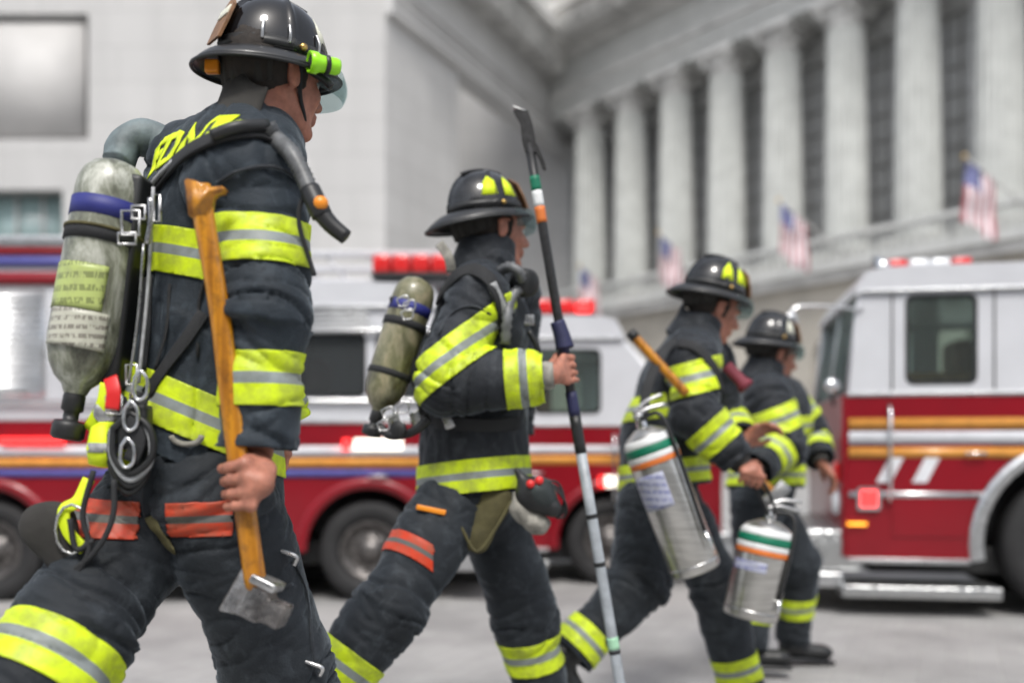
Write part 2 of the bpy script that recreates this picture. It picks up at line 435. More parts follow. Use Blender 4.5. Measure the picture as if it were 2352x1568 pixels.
# ------------------------------------------------------------------ anatomy
def head_prims(hc, f, u, s=1.):
    f = Vector(f).normalized(); u = Vector(u); l = u.cross(f).normalized(); u = f.cross(l).normalized()
    def P(a, b, c): return Vector(hc)+(f*a+l*b+u*c)*s
    A = (f, l, u); r = []
    r.append(ell(P(-.008, 0, .02), np.array((.098, .077, .1))*s, A))
    r.append(ell(P(.03, 0, -.045), np.array((.066, .06, .075))*s, A))
    for sd in (-1, 1):
        r.append(cap(P(-.012, .052*sd, -.055), P(.07, .022*sd, -.104), .022*s, .018*s, g=.015))
        r.append(ell(P(.066, .038*sd, -.032), np.array((.02, .022, .022))*s, A, g=.015))
        r.append(ell(P(-.008, .076*sd, -.012), np.array((.018, .009, .031))*s, A, g=.004))
        r.append(cap(P(-.016, .083*sd, .012), P(.008, .084*sd, .014), .006*s, .006*s, g=.003))
        r.append(cap(P(-.024, .084*sd, .006), P(-.016, .080*sd, -.035), .006*s, .007*s, g=.003))
        r.append(cap(P(.081, .014*sd, -.036), P(.102, .008*sd, -.04), .008*s, .009*s, g=.006))
    r.append(ell(P(.083, 0, .016), np.array((.014, .05, .011))*s, A, g=.012))
    r.append(cap(P(.088, 0, .004), P(.116, 0, -.033), .009*s, .0115*s, g=.01))
    r.append(cap(P(.093, .02, -.063), P(.093, -.02, -.063), .0075*s, g=.006))
    r.append(cap(P(.091, .018, -.075), P(.091, -.018, -.075), .008*s, g=.006))
    r.append(ell(P(.083, 0, -.1), np.array((.019, .02, .016))*s, A, g=.012))
    return r, P
def grip_hand(wrist, S, D, rs, out, side=1):
    D = Vector(D).normalized(); e1 = Vector(out); e1 = (e1-D*e1.dot(D)).normalized(); e2 = D.cross(e1)*side; S = Vector(S); wrist = Vector(wrist)
    def pos(a, r, o): return S+D*o+(e1*math.cos(R(a))+e2*math.sin(R(a)))*r
    r = []
    for o, fr, ln in ((.034, .0098, 1.), (.0115, .010, 1.08), (-.0115, .0096, 1.), (-.033, .0085, .86)):
        k = pos(28, rs+.019, o*1.08); pts = [k]
        for a in (82, 142, 200): pts.append(pos(28+(a-28)*ln, rs+.0075, o))
        r.append(cap(wrist.lerp(k, .25), k, .016, .0125, g=.012))
        for i in range(3): r.append(cap(pts[i], pts[i+1], fr*(1.08-.08*i), fr*(1-.09*i), g=.0035))
    tb = pos(-38, rs+.026, .022)
    r += [cap(wrist, tb, .021, .016, g=.012), cap(tb, pos(-88, rs+.0115, .047), .0145, .0118, g=.006), cap(pos(-88, rs+.0115, .047), pos(-150, rs+.0105, .040), .0118, .0092, g=.004)]
    r.append(cap(wrist, pos(-5, rs+.02, 0), .024, .026, g=.015))
    return r
def relaxed_hand(wrist, D, palm):
    D = Vector(D).normalized(); p = Vector(palm); p = (p-D*p.dot(D)).normalized(); s = D.cross(p); w = Vector(wrist); r = []
    for o, fr, ln in ((.03, .0092, .94), (.01, .0096, 1.04), (-.01, .0092, .98), (-.029, .008, .8)):
        k = w+D*.088+s*o; a = k+D*.040*ln+p*.01; b = a+D*.022*ln+p*.022; c = b+D*.004+p*.022*ln
        r += [cap(w+D*.02, k, .019, .013, g=.012), cap(k, a, fr, fr, g=.003), cap(a, b, fr, fr*.93, g=.003), cap(b, c, fr*.93, fr*.82, g=.003)]
    t = w+D*.035+s*.035+p*.01
    return r+[cap(w, t, .02, .014, g=.01), cap(t, t+D*.035+s*.016+p*.012, .0125, .011, g=.004), cap(t+D*.035+s*.016+p*.012, t+D*.062+s*.012+p*.02, .011, .009, g=.004)]
def boot(parent, an, toe, up=(0, 0, 1), name='boot'):
    an = Vector(an); f = (Vector(toe)-an); f.normalize(); u = Vector(up); l = u.cross(f).normalized(); u = f.cross(l).normalized()
    def P(a, b, c): return an+f*a+l*b+u*c
    pr = [cap(P(-.01, 0, .12), P(-.012, 0, -.02), .062, .052), cap(P(-.02, 0, -.045), P(.08, 0, -.055), .045, .042), ell(P(.145, 0, -.052), (.065, .05, .04), (f, l, u))]
    Vt, Fc = sdf_mesh(pr, .008, .03, cut=lambda Q: -((Q-np.array(P(0, 0, -.088)))@np.array(u)))
    b = obj(name, (Vt, Fc), M['rubber'], parent)
    bm = bmesh.new(); add_box(bm, P(.065, 0, -.094), (.145, .05, .010), X=f, Y=l, Z=u, bev=.008)
    add_box(bm, P(-.045, 0, -.108), (.035, .045, .008), X=f, Y=l, Z=u, bev=.004)
    obj('boot_sole', bm, M['brim'], b)
    return b

# ------------------------------------------------------------------ helmet
def helmet(parent, hc, f, u, mt, s=1., shield_az=0., rear=.085, goggles=True, torch=None, tris=(), visor=True, flap=True, fl0=104):
    f = Vector(f).normalized(); u = Vector(u); l = u.cross(f).normalized(); u = f.cross(l).normalized(); hc = Vector(hc)
    rx, ry, hz = .130*s, .108*s, .145*s
    def P(a, b, c): return hc+f*a+l*b+u*c
    nA, nE = 96, 18
    def dome(az, e, grow=0.):
        rib = max(0, math.cos(az*4))**60*.006*min(1, (1.45-e)*3)*(e < 1.48)
        ce = math.cos(e)**.82; se = math.sin(e)
        r = 1+rib/.11+grow
        return P(rx*r*ce*math.cos(az), ry*r*ce*math.sin(az), hz*(se+rib/.1*se+grow*se))
    bm = bmesh.new(); rows = []
    for j in range(nE):
        e = j/(nE-1)*math.pi/2*.985
        rows.append([bm.verts.new(dome(2*math.pi*i/nA, e)) for i in range(nA)])
    for A, B in zip(rows, rows[1:]):
        for i in range(nA): bm.faces.new((A[i], A[(i+1) % nA], B[(i+1) % nA], B[i]))
    bm.faces.new(rows[-1])
    h = obj('helmet', bm, mt, parent, solid=.004)
    # crest piece holder on top
    obj('crest', tube([dome(0, 1.1, .02), dome(0, 1.35, .03), P(0, 0, hz*1.05), dome(math.pi, 1.35, .03), dome(math.pi, 1.1, .02)], .006*s, n=8), M['brim'], h)
    # brim
    def brim(az, t):
        c = math.cos(az); b = max(0, -c)**1.6
        ext = .030+rear*b+.014*(1-abs(c)); drop = (.012+.052*b*rear/.085)*t**1.5+.004*t+.012*(abs(math.sin(az))**2)*t
        ce = 1+.0
        return P((rx+ext*t*s)*ce*c, (ry+(.032+.02*b)*t*s)*math.sin(az), -drop*s+.006*math.sin(t*math.pi)*s)
    bm = bmesh.new(); rows = []
    for j in range(8): rows.append([bm.verts.new(brim(2*math.pi*i/nA, j/7)) for i in range(nA)])
    for A, B in zip(rows, rows[1:]):
        for i in range(nA): bm.faces.new((A[i], B[i], B[(i+1) % nA], A[(i+1) % nA]))
    obj('brim', bm, M['brim'], h, solid=.006*s)
    obj('brim_edge', tube([brim(2*math.pi*i/nA, 1.02)-u*.003 for i in range(nA)], .0042*s, n=8, sm=0, close=True), M['rubber'], h)
    # band round the base of the crown
    bm = bmesh.new(); a = [bm.verts.new(dome(2*math.pi*i/nA, .05, .022)) for i in range(nA)]; b = [bm.verts.new(dome(2*math.pi*i/nA, .2, .02)) for i in range(nA)]
    for i in range(nA): bm.faces.new((a[i], a[(i+1) % nA], b[(i+1) % nA], b[i]))
    obj('head_band', bm, M['rubber'], h, solid=.003)
    # leather front piece leaning on the crown
    az = shield_az; rd = P(rx*math.cos(az), ry*math.sin(az), 0)-hc; o = rd.normalized(); sd = u.cross(o).normalized(); s0 = s; s = s*.88
    base = hc+rd*1.10+u*.014; up = (u*.93-o*.36).normalized()
    pts = [(-.045, 0), (.045, 0), (.052, .05), (.046, .1), (.0, .135), (-.046, .1), (-.052, .05)]
    bm = bmesh.new(); vs = [bm.verts.new(base+sd*x*s+up*y*s) for x, y in pts]; fc = bm.faces.new(vs)
    rr = bmesh.ops.extrude_face_region(bm, geom=[fc]); bmesh.ops.translate(bm, vec=o*.006, verts=[v for v in rr['geom'] if isinstance(v, bmesh.types.BMVert)])
    bmesh.ops.recalc_face_normals(bm, faces=bm.faces)
    obj('front_piece', bm, M['leather_tan'], h, smooth=False)
    obj('front_piece_band', box(base+up*.085*s+o*.0065, (.036*s, .003, .014*s), X=sd, Y=o, Z=up, bev=.002), M['cream'], h)
    s = s0
    # reflective tetrahedron patches
    for (az, m_) in tris:
        bm = bmesh.new(); q = [dome(az+da, e, .012) for da, e in ((-.22, .30), (.22, .30), (.17, .62), (0, .86), (-.17, .62))]
        mid = dome(az, .5, .022); c = bm.verts.new(mid); vs = [bm.verts.new(x) for x in q]
        for i in range(5): bm.faces.new((vs[i], vs[(i+1) % 5], c))
        bmesh.ops.recalc_face_normals(bm, faces=bm.faces)
        obj('reflective_patch', bm, M[m_], h, solid=.002)
    if flap:
        bm = bmesh.new(); A, B, Cc = [], [], []
        for i in range(41):
            az = R(fl0+(360-2*fl0)*i/40); w = .006*math.sin(i*1.3)
            A.append(bm.verts.new(P(.118*s*math.cos(az), .098*s*math.sin(az), .01)))
            B.append(bm.verts.new(P((.116+w)*s*math.cos(az), (.103+w)*s*math.sin(az), -.035*s)))
            Cc.append(bm.verts.new(P((.104+w)*s*math.cos(az), (.092+w)*s*math.sin(az), -(.048+.036*max(0, -math.cos(az))**.7)*s)))
        for i in range(40):
            bm.faces.new((A[i], A[i+1], B[i+1], B[i])); bm.faces.new((B[i], B[i+1], Cc[i+1], Cc[i]))
        obj('neck_flap', bm, M['flap'], h, solid=.005)
    if visor:
        bm = bmesh.new(); rows = []
        for j in range(6):
            t = j/5; rows.append([bm.verts.new(P((rx+.038*s+.012*math.sin(t*3)*s)*math.cos(R(a)), (ry+.026*s)*math.sin(R(a)), -.004-.062*t*s)) for a in range(-72, 73, 8)])
        for A, B in zip(rows, rows[1:]):
            for i in range(len(A)-1): bm.faces.new((A[i], A[i+1], B[i+1], B[i]))
        obj('visor', bm, M['glass'], h, solid=.0025)
    # side bolts
    for a in (R(80), R(-80)):
        q = dome(a, .12, .03); n = (q-hc).normalized()
        obj('bolt', lathe([(0, .006), (.007, .005), (.008, 0), (.008, -.01)], q, n, n=12), M['brass'], h)
    obj('chin_strap', tube([P(.02, .1*s, -.01), P(.03, .078*s, -.08*s), P(.055, .045*s, -.125*s), P(.062, 0, -.14*s), P(.055, -.045*s, -.125*s), P(.03, -.078*s, -.08*s), P(.02, -.1*s, -.01)], .005, n=6), M['strap'], h)
    if torch is not None:
        q, dr = torch; dr = Vector(dr).normalized()
        t = obj('flashlight', lathe([(0, -.034), (.014, -.033), (.0165, -.026), (.0165, .006), (.021, .014), (.021, .028), (.018, .029), (.016, .024), (0, .023)], q, dr, n=24), M['neon'], h)
        obj('lens', lathe([(0, .026), (.012, .0262), (.0155, .0245)], q, dr, n=20), M['rubber'], t); obj('torch_clip', lathe([(.0168, -.012), (.0185, -.011), (.0185, -.003), (.0168, -.002)], q, dr, n=20), M['rubber'], t)
    return h, P, dome

def torso_frame(fwd):
    return Vector((fwd[0], fwd[1], 0)).normalized()
def collar(parent, nk, up, f, mt, r=.083, hgt=.075, gap=32):
    up = Vector(up).normalized(); f = Vector(f); f = (f-up*f.dot(up)).normalized(); l = up.cross(f); bm = bmesh.new(); rows = []
    for j in range(6):
        t = j/5; row = []
        for i in range(37):
            az = R(gap/2+(360-gap)*i/36); rr = r*(1.12-.16*t+.14*max(0, t-.7))*(1+.02*math.sin(i*.9+j))
            row.append(bm.verts.new(Vector(nk)+f*rr*1.12*math.cos(az)+l*rr*math.sin(az)+up*(-.03+(hgt+.03)*t+.012*math.sin(i*.5))))
        rows.append(row)
    for A, B in zip(rows, rows[1:]):
        for i in range(36): bm.faces.new((A[i], A[i+1], B[i+1], B[i]))
    return obj('collar', bm, mt, parent, solid=.007)
EYES = 0
def finish_person(name, label, J, body_prims, hv, base):
    Vt, Fc = sdf_mesh(body_prims, hv, .022)
    o = obj('person', (Vt, Fc), M['skin'], None, base=base)
    tag(o, label, 'person')
    return o
def eyes_hair(person, P, s, f, hair=True):
    for sd in (-1, 1):
        bm = bmesh.new(); bmesh.ops.create_uvsphere(bm, u_segments=12, v_segments=8, radius=.0115*s, matrix=Matrix.Translation(P(.078, .031*sd, -.004)))
        obj('eye', bm, M['eye'], person)
        obj('eyebrow', tube([P(.092, .014*sd, .016), P(.093, .033*sd, .021), P(.08, .052*sd, .015)], .0035, n=6, sm=3), M['hair'], person)
    if hair:
        f_ = Vector(f).normalized(); c = P(-.02, 0, .015); A = [ (P(1, 0, 0)-P(0, 0, 0)), (P(0, 1, 0)-P(0, 0, 0)), (P(0, 0, 1)-P(0, 0, 0)) ]
        pr = [ell(c, np.array((.093, .0815, .1))*s, A)]
        # sideburns
        for sd in (-1, 1): pr.append(cap(P(.018, .071*sd, .01), P(.02, .069*sd, -.03), .012, .006, g=.008))
        nf = np.array(A[0].normalized()); nu = np.array(A[2].normalized()); p0 = np.array(P(.028, 0, 0)); p1 = np.array(P(-.05, 0, -.075))
        def cut(Q):
            return np.maximum((Q-p0)@nf, -((Q-p1)@(nu*.9-nf*.35)))
        Vt, Fc = sdf_mesh(pr, .005, .01, cut=cut)
        N = vnormals(Vt, Fc)
        for i in range(len(Vt)): Vt[i] += N[i]*.002*noise.noise(Vector(Vt[i])*130)
        obj('hair', (Vt, Fc), M['hair'], person)
def garment(name, prims, h, k, amp, seed, cuts, mt, parent, tors=(), th=.006, fa=17., fw=5.):
    Vt, Fc = sdf_mesh(prims, h, k); bid = assign(Vt, prims)
    Vt = folds(Vt, Fc, prims, bid, amp, seed, fa=fa, fw=fw, tors=tors)
    bm = cut_mesh(Vt, Fc, cuts)
    o = obj(name, bm, mt, parent, solid=th)
    return o, Vt, Fc, bid
def near(p, r): 
    p = Vector(p); return lambda c: (c-p).length < r
# ------------------------------------------------------------------ firefighter nearest the camera
def bands(parent, Vt, Fc, bid, specs, m='lime'):
    for ids, co, no, half in specs:
        bm, t = band(Vt, Fc, bid, ids, co, no, half)
        if len(bm.faces): obj('reflective_band', bm, M[m] if isinstance(m, str) else m, parent, attr=t, solid=.0025)
        else: bm.free()
def person_one():
    F = V(.80, .60, 0)
    nk = W(572, 300, 2.0); hc = W(630, 170, 2.03)
    hf = V(.62, .78, -.05); hu = V(.09, .0, 1)
    shR, elR, wrR = W(592, 415, 1.88), W(610, 720, 1.80), W(592, 1035, 1.79)
    shL, elL, wrL = W(430, 385, 2.14), W(560, 700, 2.36), W(640, 960, 2.44)
    chest, waist, pel = W(505, 520, 2.02), W(470, 800, 2.03), W(430, 1060, 2.02)
    hipR, knR, anR = W(515, 1130, 1.94), W(650, 1560, 2.05), W(668, 2040, 2.12)
    hipL, knL, anL = W(365, 1130, 2.08), W(190, 1420, 1.86), W(-70, 1790, 1.66)
    ax0, ax1 = W(462, 452, 1.74), W(590, 1360, 1.74); axd = (ax1-ax0).normalized()
    grip = ax0+(ax1-ax0)*((1115-452)/(1360-452))
    hp, P = head_prims(hc, hf, hu)
    side = V(.6, -.8, 0)
    body = hp+[cap(P(-.02, 0, -.07), nk-V(0, 0, .03), .056, .064), cap(chest+V(0, 0, .04), waist, .13, .12, n=F, q=.72), cap(waist, pel, .12, .13, n=F, q=.8),
        cap(nk-V(0, 0, .06), shR, .06, .055), cap(nk-V(0, 0, .06), shL, .06, .055),
        cap(shR, elR, .052, .043), cap(elR, wrR, .043, .028), cap(shL, elL, .052, .043), cap(elL, wrL, .043, .028),
        cap(hipR, knR, .085, .06), cap(knR, anR, .058, .038), cap(hipL, knL, .085, .06), cap(knL, anL, .058, .038),
        cap(anR, anR+V(.04, .03, -.05), .03, .03), cap(anL, anL+V(.02, .02, -.05), .03, .03)]
    body += grip_hand(wrR+(grip-wrR)*.25, grip, -axd, .021, V(.55, -.35, .0), side=-1)
    body += relaxed_hand(wrL, V(.1, .1, -1), V(-.8, -.5, 0))
    base = (hc.x-.1, hc.y, 0)
    p = finish_person('person', 'nearest striding firefighter, seen from behind, black ribbed helmet, axe in right hand', None, body, .0042, base)
    eyes_hair(p, P, 1., hf)
    # --- coat
    hemc = W(430, 1040, 2.02)
    cp = [cap(chest+V(.0, .0, .03), waist, .188, .178, n=F, q=.74), cap(waist, hemc-V(0, 0, .16), .178, .21, n=F, q=.86),
          cap(nk-V(.01, .0, .05), shR+V(-.03, 0, .0), .092, .105), cap(nk-V(.01, .0, .05), shL+V(.03, 0, .0), .092, .1),
          cap(shR+V(-.01, .02, -.02), elR, .102, .080, g=.006), cap(elR, wrR+V(0, 0, -.02), .078, .062, g=.03),
          cap(shL+V(.01, 0, -.02), elL, .1, .086), cap(elL, wrL+V(0, 0, -.02), .085, .067)]
    hn = V(-.42, -.10, -1).normalized(); hco = W(430, 1062, 2.02)
    wr_n = (wrR-elR).normalized(); wl_n = (wrL-elL).normalized()
    cuts = [(hco, hn, lambda c: (c-hco).length < .42 and (c-wrR).length > .13 and (c-wrL).length > .13),
            (wrR-wr_n*.005, wr_n, near(wrR, .13)), (wrL, wl_n, near(wrL, .13))]
    coat, Vt, Fc, bid = garment('turnout_coat', cp, .006, .045, .017, 3, cuts, M['coat_blue'], p, tors=(0, 1, 2, 3))
    bv = bvh_of(Vt, Fc)
    a1 = (elR-shR).normalized(); a2 = (wrR-elR).normalized(); ctr = chest
    arm = {4, 5}
    bands(coat, Vt, Fc, bid, [
        ({4}, W(615, 563, 1.85), V(-.03, 0, -1), .046), ({5, 4}, W(612, 874, 1.81), V(0, 0, -1), .048), ({7, 6}, W(636, 935, 2.42), wl_n, .035),
        ({0, 1}, W(400, 592, 2.0), V(-.22, 0, -1), .044), ({0, 1}, W(430, 945, 2.02), hn, .046)])
    collar(coat, W(590, 292, 2.0), (P(-.02, 0, -.07)-nk).normalized()+V(0, 0, .6), V(.93, -.36, 0), M['flap'], r=.078, hgt=.062, gap=105)
    # pocket flap and seams on the coat
    for pix, w in (([(392, 655), (385, 760), (360, 850)], .006), ([(470, 640), (455, 700), (452, 820)], .006)):
        s = strap_on(bv, pix, w, .002)
        if s: obj('seam', s, M['strap'], coat)
    # yoke seam over the shoulder
    s = strap_on(bv, [(505, 420), (550, 392), (610, 385), (655, 395), (690, 425)], .007, .004)
    if s: obj('seam', s, M['coat'], coat)
    # letters on the back of the coat
    txt = bpy.data.curves.new('letters', 'FONT'); txt.body = 'FDNY'; txt.size = .11; txt.offset = .004; txt.align_x = 'CENTER'; txt.resolution_u = 2
    to = bpy.data.objects.new('letters', txt); C.objects.link(to)
    dg = bpy.context.evaluated_depsgraph_get(); me = bpy.data.meshes.new_from_object(to.evaluated_get(dg)); bpy.data.objects.remove(to)
    bm = bmesh.new(); bm.from_mesh(me)
    bmesh.ops.triangulate(bm, faces=bm.faces)
    bmesh.ops.subdivide_edges(bm, edges=[e for e in bm.edges if e.calc_length() > .012], cuts=3, use_grid_fill=False)
    bmesh.ops.triangulate(bm, faces=bm.faces)
    org = W(425, 350, 1.92); back = -F; xr = V(.63, -.72, .25).normalized(); up = V(0, 0, 1)
    dead = []
    for v in bm.verts:
        q = org+V(.60, -.80, .0)*v.co.x*1.05+V(.22, .1, .97)*(v.co.y-.02)
        r = bv.ray_cast(q+back*.4, F)
        if r[0] is None: dead.append(v)
        else: v.co = r[0]+r[1]*.003*(1 if r[1].dot(F) < 0 else -1)
    bmesh.ops.delete(bm, geom=dead, context='VERTS')
    obj('lettering', bm, M['limep'], coat, solid=.002)
    # --- trousers
    tp = [cap(pel+V(0, 0, .1), pel-V(0, 0, .02), .145, .165, n=F, q=.85), cap(hipR+V(-.02, 0, .0), knR, .118, .108, g=.03), cap(knR, anR, .108, .098),
          cap(hipL+V(.02, 0, 0), knL, .118, .108, g=.03), cap(knL, anL, .108, .098)]
    nR = (anR-knR).normalized(); nL = (anL-knL).normalized()
    cuts = [(anR, nR, near(anR, .2)), (anL, nL, near(anL, .2))]
    tr, Tv, Tf, tb = garment('turnout_trousers', tp, .006, .05, .014, 9, cuts, M['trouser'], p, tors=(0,))
    thL = (knL-hipL).normalized()
    bands(tr, Tv, Tf, tb, [({4, 3}, W(88, 1520, 1.80), nL, .05), ({2}, W(655, 1780, 2.08), nR, .045)])
    tbv = bvh_of(Tv, Tf)
    # cargo pockets with orange trim
    for nm, co, no, ids, half in (('pocket_band', W(285, 1182, 1.98), V(-.06, 0, -1), {3, 0}, .034), ('pocket_band', W(480, 1186, 1.92), V(.03, 0, -1), {1, 0}, .032)):
        bm, t = band(Tv, Tf, tb, ids, co, no, half)
        # keep only the outside of the thigh
        xm = co.x+(.02 if ids == {3, 0} else .09)
        if ids == {3, 0}: dl = [f for f in bm.faces if f.calc_center_median().x > W(372, 0, 2).x]
        else: dl = [f for f in bm.faces if f.calc_center_median().x < W(415, 0, 1.92).x or f.calc_center_median().x > W(560, 0, 1.92).x or f.calc_center_median().y > 2.02]
        bmesh.ops.delete(bm, geom=dl, context='FACES')
        t = [((v.co-co).dot(no.normalized())/half+1)/2 for v in bm.verts]
        obj(nm, bm, M['orange_band'], tr, attr=t, solid=.004)
    for pix in ([(672, 1290), (700, 1360), (715, 1480), (722, 1550)], [(560, 1310), (620, 1350), (668, 1340)]):
        s = strap_on(tbv, pix, .006, .002)
        if s: obj('seam', s, M['coat'], tr)
    for (x, y) in ((655, 1276), (715, 1530)):
        h_ = hit(tbv, x, y, .006)
        if h_:
            o = obj('snap_hook', tube([h_[0]+V(-.02, 0, .012), h_[0]+V(.0, -.004, .006), h_[0]+V(.018, -.004, -.002), h_[0]+V(.012, 0, -.018)], .0045, n=8), M['steel'], tr)
    s = strap_on(tbv, [(345, 1185), (362, 1210), (385, 1240), (405, 1262)], .022, .003)
    if s: obj('crotch_strap', s, M['olive'], tr)
    boot(p, anR, anR+V(.8, .6, -.02)); boot(p, anL, anL+V(.5, .4, -.75), up=V(.6, .5, .6))
    # --- helmet
    h, HP, dome = helmet(p, W(630, 148, 2.03), V(.8, .6, -.03), V(.03, -.06, 1), M['helmet'], s=.86, shield_az=R(178), rear=.03,
        tris=((R(-42), 'cream'), (R(-14), 'cream')), torch=(W(742, 148, 1.95), V(-.85, -.5, -.02)), fl0=112)
    obj('band_clip', box(W(488, 154, 1.97), (.014, .01, .013), bev=.004), M['orange'], h)
    q = W(747, 185, 1.97)
    obj('flashlight_mount', tube([q+V(-.03, 0, .02), q, q+V(.012, 0, -.012)], .008, n=8), M['rubber'], h)
    for e in (R(-60), R(-95), R(-122)):
        a = dome(e, .12, .035); b = dome(e, .42, .03)
        obj('band_hook', tube([a, (a+b)/2+(a-W(620, 150, 2.03)).normalized()*.004, b], .003, n=6), M['steel'], h)
    # --- breathing apparatus
    pk = thing('breathing_apparatus', 'grey air cylinder pack with navy band and pale labels on the nearest firefighter', 'air pack', W(265, 900, 1.9))
    t0, t1 = W(270, 372, 1.90), W(172, 905, 1.86); d = (t1-t0).normalized(); L = (t1-t0).length; r = .066
    prof = [(0, 0), (.02, .001), (.042, .010), (.056, .026), (.0635, .046), (r, .07), (r, L-.105), (.064, L-.085), (.056, L-.055), (.042, L-.03), (.026, L-.015), (.02, L)]
    a_, b_ = frame(d)
    cy = obj('cylinder', lathe(prof, t0, d, n=48), M['bottle_grey'], pk)
    def ring(h0, h1, rr, m, nm='band'): return obj(nm, lathe([(rr-.004, h0), (rr, h0+.001), (rr, h1-.001), (rr-.004, h1)], t0, d, n=48), M[m], cy)
    ring(.085, .122, r+.0015, 'blue', 'navy_band')
    ring(.140, .168, r+.004, 'strap', 'cylinder_strap'); obj('strap_edge', lathe([(r, .140), (r+.006, .141), (r+.006, .146), (r, .147)], t0, d, n=48), M['olive'], cy)
    def patch(h0, h1, a0, a1, m, nm):
        bm = bmesh.new(); rows = []
        yv = (V(0, -1, 0)-d*d.dot(V(0, -1, 0))).normalized(); xv = d.cross(yv)*-1
        if xv.x < 0: xv = -xv
        for j in range(9):
            hh = h0+(h1-h0)*j/8; rows.append([bm.verts.new(t0+d*hh+(yv*math.cos(R(a0+(a1-a0)*i/16))+xv*math.sin(R(a0+(a1-a0)*i/16)))*(r+.0016)) for i in range(17)])
        for A, B in zip(rows, rows[1:]):
            for i in range(16): bm.faces.new((A[i], A[i+1], B[i+1], B[i]))
        bmesh.ops.recalc_face_normals(bm, faces=bm.faces)
        obj(nm, bm, M[m], cy, solid=.0008)
    patch(.215, .30, -80, 40, 'label_green', 'green_label'); patch(.302, .372, -45, 55, 'label_white', 'white_label')
    obj('cylinder_valve', lathe([(.018, L-.004), (.02, L+.005), (.02, L+.03), (.014, L+.034), (.014, L+.05), (.027, L+.052), (.03, L+.06), (.03, L+.08), (.024, L+.086), (0, L+.087)], t0, d, n=20), M['rubber'], pk)
    g = t1+d*.03+V(.07, -.01, -.005)
    obj('pressure_gauge', lathe([(0, -.012), (.022, -.012), (.024, -.006), (.024, .008), (.021, .010), (0, .0095)], g, V(.25, -1, .1), n=20), M['steel'], pk)
    # back frame between cylinder and coat
    f0, f1 = W(338, 420, 1.93), W(280, 900, 1.93); fd = (f1-f0).normalized()
    obj('back_frame', box((f0+f1)/2, (.018, .07, (f1-f0).length/2), X=fd.cross(V(0, 1, 0)), Y=V(0, 1, 0), Z=fd, bev=.01), M['rubber'], pk)
    for a, b, rr, m_ in (((352, 430, 1.85), (318, 880, 1.84), .0035, 'strap_grey'), ((330, 560, 1.83), (296, 880, 1.84), .003, 'steel'), ((346, 455, 1.82), (338, 560, 1.82), .006, 'steel')):
        A, B = W(*a), W(*b); obj('frame_rod', tube([A, A.lerp(B, .5)+V(.004, 0, 0), B], rr, n=8), M[m_], pk)
    # shoulder strap with clipped hose
    s = strap_on(bv, [(352, 440), (395, 392), (440, 352), (500, 322), (560, 306), (610, 316), (655, 350), (690, 400), (706, 440)], .036, .006)
    sh = obj('shoulder_strap', s, M['strap'], pk)
    P_ = []
    for px, py in ((350, 452), (372, 418), (410, 378)):
        h_ = hit(bv, px, py, .014)
        if h_: P_.append(h_[0])
    if len(P_) > 2: obj('reflective_piping', tube(P_, .005, n=8, rib=.15), M['strap_grey'], pk)
    pts = []
    for px, py in ((500, 330), (550, 312), (600, 308), (640, 325), (675, 368)):
        h_ = hit(bv, px, py, .02)
        if h_: pts.append(h_[0])
    obj('air_hose', tube(pts[:3], .012, n=14), M['rubber'], pk)
    hs = [pts[2], W(632, 318, 1.83), W(668, 352, 1.80), W(696, 402, 1.79), W(716, 450, 1.78)]
    obj('corrugated_hose', tube(hs, .0170, n=16, sm=9, rib=.26), M['hose_grey'], pk)
    rg = obj('regulator', tube([W(712, 436, 1.78), W(728, 470, 1.77), W(740, 496, 1.77)], .019, n=16), M['rubber'], pk)
    obj('regulator_button', lathe([(0, .014), (.009, .013), (.013, .006), (.013, -.006)], W(736, 468, 1.76), V(.35, -1, .15), n=18), M['orange'], rg)
    obj('hose_end', tube([W(738, 490, 1.77), W(762, 518, 1.77), W(795, 545, 1.77)], (.017, .014), n=14), M['rubber'], pk)
    obj('gauge_line', tube([W(712, 430, 1.80), W(690, 470, 1.79), W(688, 520, 1.79), W(712, 600, 1.80), W(722, 632, 1.80)], .0045, n=8), M['strap'], pk)
    # waist belt and buckles
    s = strap_on(bv, [(300, 1010), (330, 985), (380, 960), (440, 950)], .034, .005)
    ps = [(345, 640), (338, 760), (330, 850)]
    s2 = strap_on(bv, ps, .02, .004)
    if s2: obj('side_strap', s2, M['strap'], pk)
    s3 = strap_on(bv, [(470, 720), (430, 780), (380, 850), (340, 905)], .024, .004)
    if s3: obj('waist_strap', s3, M['strap'], pk)
    for (x, y, Y, w, hh) in ((300, 512, 1.80, .016, .022), (318, 488, 1.80, .012, .012), (292, 548, 1.80, .016, .010), (302, 860, 1.84, .01, .018), (360, 478, 1.80, .006, .024), (318, 930, 1.83, .015, .02), (262, 930, 1.8, .014, .016)):
        c = W(x, y, Y); obj('buckle', tube([c+V(-w, 0, hh), c+V(w, 0, hh), c+V(w, 0, -hh), c+V(-w, 0, -hh)], .003, n=8, sm=0, close=True), M['steel'], pk)
    obj('strap_tail', ribbon([W(330, 905, 1.82), W(300, 960, 1.80), W(318, 1010, 1.80), W(300, 1060, 1.8)], [V(0, -1, 0)]*4, .028, .004), M['strap'], pk)
    obj('strap_tail', ribbon([W(245, 880, 1.84), W(235, 930, 1.84), W(205, 985, 1.86)], [V(0, -1, 0)]*3, .022, .004), M['limep'], pk)
    obj('red_pull_tab', ribbon([W(255, 868, 1.81), W(262, 900, 1.80), W(258, 940, 1.80)], [V(0, -1, 0)]*3, .026, .004), M['red'], pk)
    obj('alarm_box', box(W(310, 980, 1.82), (.028, .02, .04), bev=.008), M['rubber'], pk)
